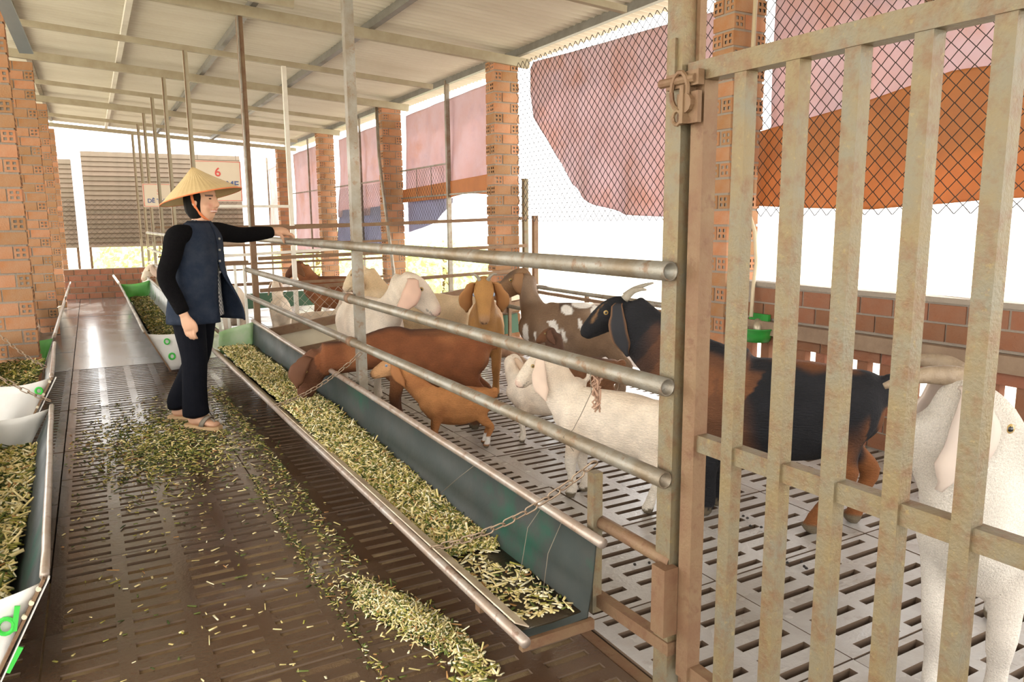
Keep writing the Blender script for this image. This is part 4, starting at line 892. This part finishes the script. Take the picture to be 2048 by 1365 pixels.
goat('tan doe with small horns facing the aisle head-on', (2.57, 5.02), (-.46, -.89), .78, (2.344, 4.60, .866), (2.263, 4.45, .614), TAN, horns=dict(path=[(.04, .09, .18), (.0, .14, .27), (-.04, .22, .32), (-.05, .30, .31)], r=.05), ear_len=.80, ear_out=.26, earcol=(.42, .20, .075), eye=blue_eye, ear_w=.17, ear_rot=58)
goat('cream white goat in profile looking towards the gate', (1.78, 5.36), (.10, -1.0), .82, (1.833, 4.75, .90), (2.05, 4.68, .676), WHITE, ear_len=.85, earcol=(.70, .47, .36), ear_w=.2)
goat('buff white goat at the back looking towards the far pens', (2.36, 5.78), (-.90, .43), .78, (1.934, 6.0, .907), (1.797, 6.1, .734), BUFF, ear_len=.85, earcol=(.66, .46, .32))
goat('dark brown kid standing below the spotted doe', (2.74, 3.98), (-.87, .49), .45, (2.58, 4.09, .575), (2.50, 4.17, .505), coat_kidbrown, ear_len=.8, earcol=(.13, .06, .035))
goat('brown speckled kid lying by the far pillar base', (3.42, 6.25), (-.87, .3), .40, (3.30, 6.22, .28), (3.20, 6.20, .22), plain((.36, .20, .12), (.50, .34, .24)), ear_len=.7, earcol=(.34, .18, .11), lying=True)
goat('white goat resting in the second pen beside its twin', (2.20, 8.42), (.9, -.3), .62, (2.44, 8.22, .50), (2.60, 8.15, .40), WHITE, ear_len=.8, earcol=wec, lying=True)
goat('white goat turned away in the second pen near the fence step', (1.68, 8.0), (.15, .9), .60, (1.72, 8.36, .64), (1.80, 8.52, .54), WHITE, ear_len=.8, earcol=wec)
goat('tall cream goat behind the upright slats next to the woman', (1.22, 8.0), (-.15, -.98), .74, (1.10, 7.58, .60), (1.02, 7.46, .42), WHITE, ear_len=.8, earcol=wec)
goat('brown goat deep in the second pen under the rails', (2.55, 9.0), (-.9, .3), .72, (2.18, 9.1, .80), (2.0, 9.15, .66), coat_brown, ear_len=.8, earcol=(.16, .07, .03))
goat('white goat poking its head past the left pillar into the trough', (-1.02, 7.9), (.97, -.1), .66, (-.60, 7.80, .56), (-.45, 7.72, .36), WHITE, ear_len=.8, earcol=wec)
goat('pale goat feeding at the far end of the aisle', (1.28, 13.7), (-.97, .05), .70, (.86, 13.65, .60), (.68, 13.6, .40), WHITE, ear_len=.8, earcol=wec)
# ================================================================ the woman
PX, PY = .49, 5.17; PF = Vector((.758, -.653, 0)).normalized()
person = tag(empty('person', (PX, PY, 0), math.atan2(PF.y, PF.x)), 'person in conical hat and navy vest resting one hand on the rail', 'person')
def W(p): dx, dy = p[0] - PX, p[1] - PY; return np.array((dx * PF.x + dy * PF.y, -dx * PF.y + dy * PF.x, p[2]))
skin_m = mat('skin', vcol=True, rough=.55, spec=.35); black_m = mat('black trousers', (.0045, .005, .008), .9, 0, .3, 20, (.009, .009, .013), .3, 60, spec=.1)
knit_m = mat('black knit', (.0045, .004, .005), .95, 0, .4, 60, (.010, .009, .009), .9, 220, spec=.08); navy_m = mat('navy denim vest', (.017, .024, .042), .9, 0, .8, 14, (.034, .042, .060), .5, 160, spec=.12)
hair_m = mat('dark hair', (.006, .005, .005), .6, 0, .4, 40, (.011, .009, .008), .6, 120, stretch=(6, 6, 1), spec=.12); straw_m = mat('palm leaf hat', (.60, .44, .22), .7, 0, .5, 9, (.50, .35, .16), .2, 60)
strap_m = mat('orange strap', (.72, .20, .07), .6); sole_m = mat('tan sole', (.52, .34, .18), .6, 0, .5, 14, (.4, .25, .13)); strap_g = mat('grey strap', (.20, .17, .13), .6)
m = bpy.data.materials.new('checked blouse'); m.use_nodes = True; N_ = m.node_tree.nodes; ck = N_.new('ShaderNodeTexChecker'); tcn = N_.new('ShaderNodeTexCoord')
ck.inputs['Scale'].default_value = 75; ck.inputs['Color1'].default_value = (.82, .80, .76, 1); ck.inputs['Color2'].default_value = (.12, .12, .14, 1)
m.node_tree.links.new(tcn.outputs['Object'], ck.inputs['Vector']); m.node_tree.links.new(ck.outputs['Color'], N_['Principled BSDF'].inputs['Base Color']); check_m = m
HD = np.array((.135, .064, 1.415))
mb = MB(); zx = (1, 0, 0)
limb(mb, [(.05, .03, .76, .13, .09), (.06, .035, .85, .145, .105), (.08, .045, .98, .13, .095), (.09, .05, 1.10, .145, .105), (.10, .055, 1.20, .15, .085), (.105, .06, 1.255, .10, .065)], zx)
limb(mb, [(.10, .058, 1.22, .055, .058), (.115, .06, 1.30, .048, .05), (.128, .062, 1.37, .05, .052)], zx)
limb(mb, [(HD[0] + a, HD[1], z, rs, ru) for a, z, rs, ru in ((.048, 1.312, .028, .028), (.034, 1.34, .052, .058), (.018, 1.38, .066, .078), (.004, 1.43, .072, .092), (-.004, 1.48, .070, .090), (-.006, 1.52, .048, .064), (-.006, 1.535, .02, .03))], zx)
limb(mb, [(HD[0] + .088, HD[1], 1.45, .010, .012), (HD[0] + .100, HD[1], 1.42, .013, .014), (HD[0] + .106, HD[1], 1.398, .018, .014), (HD[0] + .092, HD[1], 1.388, .014, .01)], zx)
for sg in (-1, 1):
    limb(mb, [(HD[0] + .052, HD[1] + sg * .034, 1.41, .02, .02), (HD[0] + .060, HD[1] + sg * .036, 1.39, .027, .025), (HD[0] + .052, HD[1] + sg * .034, 1.365, .02, .02)], zx)
    limb(mb, [(HD[0] + .0, HD[1] + sg * .072, 1.43, .008, .02), (HD[0] - .004, HD[1] + sg * .076, 1.41, .009, .022), (HD[0] + .0, HD[1] + sg * .072, 1.385, .007, .014)], zx)
limb(mb, [(HD[0] + .084, HD[1] - .02, 1.362, .008, .008), (HD[0] + .094, HD[1], 1.360, .010, .009), (HD[0] + .084, HD[1] + .02, 1.362, .008, .008)], (0, 0, 1))
# arms (under the sleeves) and hands
wr_L = W((1.125, 5.44, 1.222)); el_L = np.array((.0, .0, .0)); sh_L = np.array((.10, .205, 1.235)); el_L = (sh_L + wr_L) / 2 + np.array((-.02, 0, -.022))
limb(mb, [(*sh_L, .05, .05), (*el_L, .038, .038), (*wr_L, .026, .024)], (0, 0, 1))
limb(mb, [(*W((1.11, 5.438, 1.222)), .030, .027), (*W((1.155, 5.45, 1.226)), .044, .032), (*W((1.19, 5.46, 1.222)), .050, .034), (*W((1.222, 5.464, 1.220)), .048, .026)], (0, 0, 1))
for k in range(4):
    yk = 5.428 + .0215 * k; ln = (.95, 1.0, 1.0, .88)[k]; r_ = (.0108, .0112, .011, .0098)[k]
    limb(mb, [(*W((1.205, yk, 1.208)), r_ * 1.1, r_ * 1.1), (*W((1.205 + .045 * ln, yk, 1.203)), r_ * 1.1, r_ * 1.1), (*W((1.205 + .060 * ln, yk, 1.172)), r_, r_), (*W((1.205 + .048 * ln, yk, 1.142)), r_ * .9, r_ * .9), (*W((1.205 + .028 * ln, yk, 1.128)), r_ * .7, r_ * .7)], (0, 1, .01), seg=8)
limb(mb, [(*W((1.14, 5.425, 1.215)), .014, .014), (*W((1.168, 5.400, 1.198)), .0125, .0125), (*W((1.182, 5.396, 1.170)), .011, .011), (*W((1.188, 5.402, 1.145)), .009, .009)], (0, 1, .01), seg=8)
sh_R = np.array((.09, -.135, 1.22)); el_R = np.array((.045, -.215, .965)); wr_R = np.array((.14, -.205, .735))
limb(mb, [(*sh_R, .05, .05), (*el_R, .038, .038), (*wr_R, .024, .027)], zx)
limb(mb, [(*(wr_R + (-.004, 0, .02)), .020, .026), (*(wr_R + (.008, .004, -.03)), .019, .036), (*(wr_R + (.016, .008, -.065)), .017, .042), (*(wr_R + (.02, .012, -.09)), .013, .038)], zx)
for k in range(4):
    fx = wr_R[0] - .014 + .0205 * k; r_ = (.0078, .0090, .0092, .0088)[k]; ln = (.78, .96, 1.0, .92)[k]
    limb(mb, [(fx, wr_R[1] + .012, wr_R[2] - .08, r_, r_), (fx + .004, wr_R[1] + .016, wr_R[2] - .08 - .042 * ln, r_, r_), (fx + .004, wr_R[1] + .030, wr_R[2] - .08 - .066 * ln, r_ * .92, r_ * .92), (fx + .0, wr_R[1] + .046, wr_R[2] - .08 - .074 * ln, r_ * .7, r_ * .7)], zx, seg=8)
limb(mb, [(wr_R[0] + .028, wr_R[1] + .006, wr_R[2] - .018, .013, .013), (wr_R[0] + .056, wr_R[1] + .014, wr_R[2] - .05, .012, .012), (wr_R[0] + .064, wr_R[1] + .020, wr_R[2] - .08, .010, .010), (wr_R[0] + .060, wr_R[1] + .026, wr_R[2] - .105, .008, .008)], zx, seg=8)
# legs and feet
FR = np.array((.11, -.10, 0)); FL = np.array((-.13, .085, 0)); tR = .10; tL = -.25      # toe-out
for Ft, sg, hip, knee, to in ((FR, -1, (.05, -.055, .80), (.10, -.08, .45), -.15), (FL, 1, (.05, .115, .80), (.0, .11, .45), .15)):
    limb(mb, [(*hip, .085, .095), ((hip[0] * .4 + knee[0] * .6), (hip[1] * .4 + knee[1] * .6), .6, .068, .072), (*knee, .048, .052), (Ft[0] * .5 + knee[0] * .5 - .01, Ft[1] * .5 + knee[1] * .5, .28, .043, .048), (Ft[0] - .02, Ft[1], .10, .032, .036), (Ft[0] - .02, Ft[1], .06, .034, .042)], zx)
    d = np.array((math.cos(to), math.sin(to), 0)); z0 = .022
    limb(mb, [(*(Ft - d * .065), .024, .026), (*(Ft - d * .04 + (0, 0, .02)), .032, .045), (*(Ft + d * .04 + (0, 0, .03)), .038, .034), (*(Ft + d * .11 + (0, 0, .018)), .043, .022), (*(Ft + d * .15 + (0, 0, .012)), .036, .014)], (0, 0, 1)) if False else limb(mb, [(*(Ft - d * .065 + (0, 0, .045)), .024, .026), (*(Ft - d * .035 + (0, 0, .052)), .032, .036), (*(Ft + d * .04 + (0, 0, .050)), .037, .030), (*(Ft + d * .11 + (0, 0, .036)), .042, .018), (*(Ft + d * .145 + (0, 0, .032)), .035, .013)], (0, 0, 1))
me = fuse(mb, .0058, 3, .45, 'body'); V = coords(me); N0 = normals(me)
base = np.array((.60, .345, .225)); col = np.repeat(base[None], len(V), 0) * (.92 + .16 * vnoise(V, 30, 2))[:, None]
h = V - HD
lip = (h[:, 0] > .07) & (np.abs(h[:, 1]) < .03) & (np.abs(V[:, 2] - 1.361) < .008); col[lip] = (.48, .17, .13)
ml = (h[:, 0] > .07) & (np.abs(h[:, 1]) < .03) & (np.abs(V[:, 2] - 1.362) < .0022); col[ml] = (.7, .62, .55)
br_ = (h[:, 0] > .06) & (np.abs(np.abs(h[:, 1]) - .033) < .020) & (np.abs(V[:, 2] - 1.456) < .005); col[br_] = (.10, .06, .05)
ck_ = np.exp(-(((np.abs(h[:, 1]) - .038) / .02) ** 2 + ((V[:, 2] - 1.392) / .02) ** 2)) * (h[:, 0] > .04); col = lerp(col, (.70, .33, .24), .6 * ck_)
setcol(me, np.clip(col, 0, 1)); me.materials.append(skin_m); link('body', me, person)
for sg in (-1, 1):      # narrow smiling eyes
    eb = bmesh.new(); bmesh.ops.create_uvsphere(eb, u_segments=12, v_segments=8, radius=.011); m2 = bpy.data.meshes.new('eye'); eb.to_mesh(m2); eb.free(); m2.materials.append(eye_m)
    eo = link('eye', m2, person, (HD[0] + .082, HD[1] + sg * .031, 1.437)); eo.scale = (.5, 1.25, .38)
# trousers
mb = MB()
limb(mb, [(.045, .03, .72, .155, .125), (.05, .032, .80, .155, .125), (.055, .035, .90, .14, .11)], zx)
for Ft, hip, knee in ((FR, (.05, -.05, .80), (.10, -.08, .45)), (FL, (.05, .11, .80), (.0, .11, .45))):
    limb(mb, [(*hip, .095, .115), ((hip[0] + knee[0]) / 2, (hip[1] + knee[1]) / 2, .62, .088, .098), (*knee, .074, .082), (Ft[0] * .5 + knee[0] * .5 - .01, Ft[1] * .5 + knee[1] * .5, .28, .068, .078), (Ft[0] - .015, Ft[1], .13, .070, .084), (Ft[0] - .012, Ft[1], .085, .072, .088)], zx)
me = fuse(mb, .010, 4, .5, 'trousers'); me.materials.append(black_m); link('trousers', me, person)
# knit sweater: shoulders and both sleeves
mb = MB()
limb(mb, [(.08, .045, .90, .12, .09), (.09, .05, 1.10, .14, .10), (.10, .055, 1.21, .145, .082), (.105, .06, 1.262, .075, .06)], zx)
limb(mb, [(.10, .10, 1.215, .07, .065), (*(sh_L + (.01, .02, -.005)), .064, .066), (*(el_L * .5 + sh_L * .5), .056, .06), (*el_L, .05, .054), (*(el_L * .45 + wr_L * .55), .045, .05), (*(wr_L - (.004, .012, 0)), .040, .040)], (0, 0, 1))
limb(mb, [(.09, -.03, 1.21, .07, .065), (*(sh_R + (0, -.012, -.01)), .062, .068), (*(el_R * .5 + sh_R * .5), .057, .060), (*el_R, .052, .054), (*(el_R * .45 + wr_R * .55), .046, .048), (*(wr_R + (-.004, 0, .018)), .040, .042)], zx)
me = fuse(mb, .008, 4, .5, 'sweater'); me.materials.append(knit_m); link('sweater', me, person)
# blouse and vest: lofted cloth open at the front
def vest_loft(zs, openk, grow, n=56, folds=.006, flap=.09):
    Z = (.665, .74, .84, .95, 1.06, 1.15, 1.21, 1.255, 1.285, 1.30); A = (.200, .196, .186, .178, .180, .184, .176, .135, .085, .062); B = (.172, .166, .152, .142, .138, .130, .116, .092, .072, .060); CX = (.06, .062, .07, .08, .086, .09, .095, .10, .107, .112); pts = []
    for z in zs:
        a = np.interp(z, Z, A) + grow; b = np.interp(z, Z, B) + grow; cx = np.interp(z, Z, CX); cy = .045 + .015 * (z - .66) / .64; s = float(sm(np.array([(1.08 - z)]), 0, .38)[0]) * openk; p0 = .02 + .30 * s; p1 = .02 + .10 * s
        for k in range(n + 1):
            ph = p0 + (2 * math.pi - p0 - p1) * k / n; g_ = flap * s * math.exp(-((ph - p0) / .45) ** 2); w = folds * (math.sin(ph * 7 + 5 * z) + .6 * math.sin(ph * 13 - 9 * z)) * (1.2 - z * .6)
            pts.append((cx + (b + g_ + w) * math.cos(ph) + g_ * .3, cy + (a + w + g_ * .9) * math.sin(ph), z))
    return pts
zs = list(np.linspace(.665, 1.30, 26))
MB().grid(vest_loft(zs, 1.0, .004), len(zs), 57, .007).build('vest', navy_m, person, smooth=True, fix=True)
zs2 = list(np.linspace(.70, 1.312, 16)); MB().grid(vest_loft(zs2, 0.0, -.022, folds=.001, flap=0), len(zs2), 57, .004).build('blouse', check_m, person, smooth=True, fix=True)
mb = MB()       # armhole piping and vest buttons
for side, cpt in ((-1, sh_R + np.array((.0, .012, -.02))), (1, sh_L + np.array((0, -.015, -.015)))):
    pass
for k in range(4): mb.tube([(.232 + .004 * k, .052 - .0 * k, .98 + .07 * k), (.240 + .004 * k, .053, .98 + .07 * k)], .007, 8)
mb.build('button', mat('vest button', (.25, .24, .22), .4), person)
# hair
mb = MB(); limb(mb, [(HD[0] - .03, HD[1], 1.315, .055, .05), (HD[0] - .026, HD[1], 1.35, .078, .078), (HD[0] - .022, HD[1], 1.41, .085, .092), (HD[0] - .016, HD[1], 1.47, .083, .094), (HD[0] - .01, HD[1], 1.52, .055, .07), (HD[0] - .01, HD[1], 1.54, .02, .03)], zx)
me = fuse(mb, .008, 3, .5, 'hair'); me.materials.append(hair_m); link('hair', me, person)
# conical hat, tipped back from the face
hat = link('hat', None, person) if False else None
hat_e = empty('conical_hat'); hat_e.parent = person; hat_e.location = (HD[0] + .005, HD[1] - .005, 1.452)
hat_e.rotation_euler = (R(3), R(-13), 0)
n = 96; rr = [(.004, .185), (.02, .172), (.07, .130), (.13, .084), (.19, .040), (.243, .0), (.247, -.004), (.240, -.004), (.19, .034), (.12, .086), (.06, .132), (.004, .168)]
vs = [((r_ + (.0016 if (k % 2 and i < 6) else 0)) * math.cos(2 * math.pi * k / n), (r_ + (.0016 if (k % 2 and i < 6) else 0)) * math.sin(2 * math.pi * k / n), z_) for i, (r_, z_) in enumerate(rr) for k in range(n)]
mb = MB().add(vs, [(i * n + k, i * n + (k + 1) % n, (i + 1) * n + (k + 1) % n, (i + 1) * n + k) for i in range(len(rr) - 1) for k in range(n)] + [tuple(range(n))])
hat_e.name = 'conical_hat'; ho = mb.build('hat_cone', straw_m, hat_e, fix=True)
MB().tube([(.246 * math.cos(a), .246 * math.sin(a), -.002) for a in np.linspace(0, 6.2832, 60)], .0045, 6, caps=False).build('hat_rim', strap_m, hat_e, smooth=True)
pts = []
for t in np.linspace(0, 1, 22):
    a = math.pi * (t - .5) * 2 * .5; y_ = .086 * math.sin(math.pi * (t - .5)); z_ = 1.47 - .165 * math.cos(math.pi * (t - .5)) ** .8; x_ = HD[0] - .01 + .055 * math.cos(math.pi * (t - .5)) ** 1.5
    for w in (-.009, .009): pts.append((x_ + w, HD[1] + y_, z_))
MB().grid(pts, 22, 2, .004).build('chin_strap', strap_m, person, smooth=True, fix=True)
# flip-flops
for Ft, to in ((FR, -.15), (FL, .15)):
    d = Vector((math.cos(to), math.sin(to), 0)); s = Vector((-d.y, d.x, 0)); o_ = Vector(Ft); prof = [(-.10, .022), (-.085, .033), (-.03, .034), (.05, .040), (.11, .045), (.15, .038), (.172, .018)]
    top = [o_ + d * a + s * w + Vector((0, 0, .022)) for a, w in prof] + [o_ + d * a - s * w + Vector((0, 0, .022)) for a, w in prof[::-1]]; bot = [p - Vector((0, 0, .020)) for p in top]; k = len(top)
    sh_ = MB().add(top + bot, [tuple(range(k)), tuple(range(2 * k - 1, k - 1, -1))] + [(i, i + k, (i + 1) % k + k, (i + 1) % k) for i in range(k)]).build('flip_flop', sole_m, person, fix=True)
    pts = []
    for t in np.linspace(0, 1, 12):
        y_ = .046 * math.cos(math.pi * t); z_ = .022 + .060 * math.sin(math.pi * t) ** .8
        for w in (-.016, .020): pts.append(o_ + d * (.055 + w + .03 * math.sin(math.pi * t)) + s * y_ + Vector((0, 0, z_)))
    MB().grid(pts, 12, 2, .005).build('strap', strap_g, sh_, smooth=True, fix=True)
    MB().tube([o_ + d * .10 + Vector((0, 0, .068)), o_ + d * .125 + Vector((0, 0, .055)), o_ + d * .13 + Vector((0, 0, .02))], .006, 6).build('thong', strap_g, sh_)
# ================================================================ signs, greenery outside
sign_m = mat('sign board', (.78, .68, .54), .6, 0, .3, 4, (.70, .58, .45)); red_m = mat('sign red', (.72, .12, .10), .6); navy_t = mat('sign blue', (.10, .14, .30), .6)
def sign(x0, x1, z0, z1, y, num, word, label, numz, wordz, wx):
    root = tag(empty('pen_sign', ((x0 + x1) / 2, y, z0)), label, 'sign')
    w, h = x1 - x0, z1 - z0; MB().box((0, 0, h / 2), (w, .012, h)).build('board', sign_m, root)
    for (cx, cz, ww, hh) in ((0, h - .012, w - .02, .006), (0, .012, w - .02, .006), (-w / 2 + .012, h / 2, .006, h - .02), (w / 2 - .012, h / 2, .006, h - .02)): MB().box((cx, -.008, cz), (ww, .004, hh)).build('border_line', red_m, root)
    for txt, sz, zz, xx, mm, nm in ((num, h * .30, numz, 0.0, red_m, 'numeral'), (word, h * .24, wordz, wx, navy_t, 'lettering')):
        cu = bpy.data.curves.new(nm, 'FONT'); cu.body = txt; cu.size = sz; cu.align_x = 'CENTER'; cu.extrude = .002; cu.materials.append(mm); cu.offset = .002
        tmp = bpy.data.objects.new('tmp', cu); COL.objects.link(tmp); dgx = bpy.context.evaluated_depsgraph_get(); me = bpy.data.meshes.new_from_object(tmp.evaluated_get(dgx)); me.name = nm
        bpy.data.objects.remove(tmp); link(nm, me, root, (xx, -.008, zz), (math.pi / 2, 0, 0))
    for xx in (-w * .4, w * .4): MB().tube([(xx, .0, h), (xx, .0, h + .25)], .003, 6).build('hanger', galv, root)
    return root
sign(1.18, 1.74, 1.56, 2.06, 10.12, '6', 'DÊ ME', 'pen number six sign hanging behind the conical hat', .31, .17, .075)
sign(.80, 1.26, 1.56, 1.93, 13.48, '5', 'DÊ THỊT', 'smaller pen number five sign farther down the aisle', .20, .07, .0)
# bushes and trees in the yard
leaf_m = mat('yard foliage', vcol=True, rough=.7, trans=.4)
def bush(label, c, rx, rz_, n, seed, colr, trunk=False, name='bush'):
    rs = np.random.default_rng(seed); root = tag(empty(name, (c[0], c[1], c[2])), label, 'bush' if not trunk else 'tree')
    q = rs.normal(0, 1, (n, 3)); q /= np.linalg.norm(q, axis=1, keepdims=True); q *= rs.uniform(.55, 1, (n, 1)) ** .5; q[:, :2] *= rx; q[:, 2] = q[:, 2] * rz_ + rz_ * (1.9 if trunk else 1.0)
    a = rs.normal(0, 1, (n, 3)); a /= np.linalg.norm(a, axis=1, keepdims=True); b = np.cross(a, rs.normal(0, 1, (n, 3))); b /= np.linalg.norm(b, axis=1, keepdims=True); s = rs.uniform(.05, .13, (n, 1))
    V = np.stack([q - a * s, q + b * s * .45, q + a * s, q - b * s * .45], 1).reshape(-1, 3); me = bpy.data.meshes.new('foliage'); me.from_pydata(V.tolist(), [], [(4 * i, 4 * i + 1, 4 * i + 2, 4 * i + 3) for i in range(n)])
    setcol(me, np.repeat(np.array(colr)[None] * rs.uniform(.7, 1.3, (n, 1)), 4, 0)); me.materials.append(leaf_m); o = link('foliage', me, root); o['kind'] = 'stuff'
    MB().tube([(0, 0, -.2), (.04, .02, rz_ * .9), (0, 0, rz_ * 1.6)], [.09, .07, .03], 8).build('trunk', rust, root, smooth=True)
bush('yellow green bush in the bright yard beyond the third bay', (6.5, 14.6, -.45), 1.2, .7, 1800, 3, (.80, .86, .50))
bush('loose pale bush in the yard beyond the far pillars', (7.0, 18.5, -.45), 1.3, .7, 1500, 4, (.80, .86, .55))
bush('bright green hedge bush behind the low end wall', (1.6, 22.0, -.45), 1.6, .8, 2200, 6, (.72, .85, .35))
bush('leafy bush beyond the far shutter gap', (6.4, 24.5, -.45), 1.5, .8, 1800, 8, (.72, .85, .38))
# a grey pipe leaning by the left pillar and an upright bar
tag(MB().bar((-.66, 6.2, -.02), (-.74, 6.2, 1.4), .035, .035).build('steel_post', gatesteel), 'thin steel post standing before the nearest left pillar', 'post')
fl = mat('flashing', (.35, .40, .42), .35, .5, .4, 3, (.25, .27, .27))
tag(MB().bar((-.36, 5.75, 2.72), (-.275, 6.42, 2.47), .085, .012).build('roof_flashing', fl), 'bluish metal flashing strip under the roof by the left pillar', 'flashing')
# ---- shared groups for things of one kind
GROUPS = dict(goat='goats kept in the pens', trough='feed troughs beside the aisle', chain='rusty chains on the troughs', sign='numbered pen signs', bush='bushes in the bright yard', shutter='slatted shutters at the far end',
              wire='loose wires on the fence and trough', divider='steel rail pen dividers', fence='pipe fences along the aisle', feed='chopped feed', post='steel posts', pipe='pipes on the pillars', **{'wire mesh': 'wire mesh on the open sides'})
for o in list(scene.objects):
    if o.parent is None and 'category' in o and 'group' not in o and o['category'] in GROUPS: o['group'] = GROUPS[o['category']]
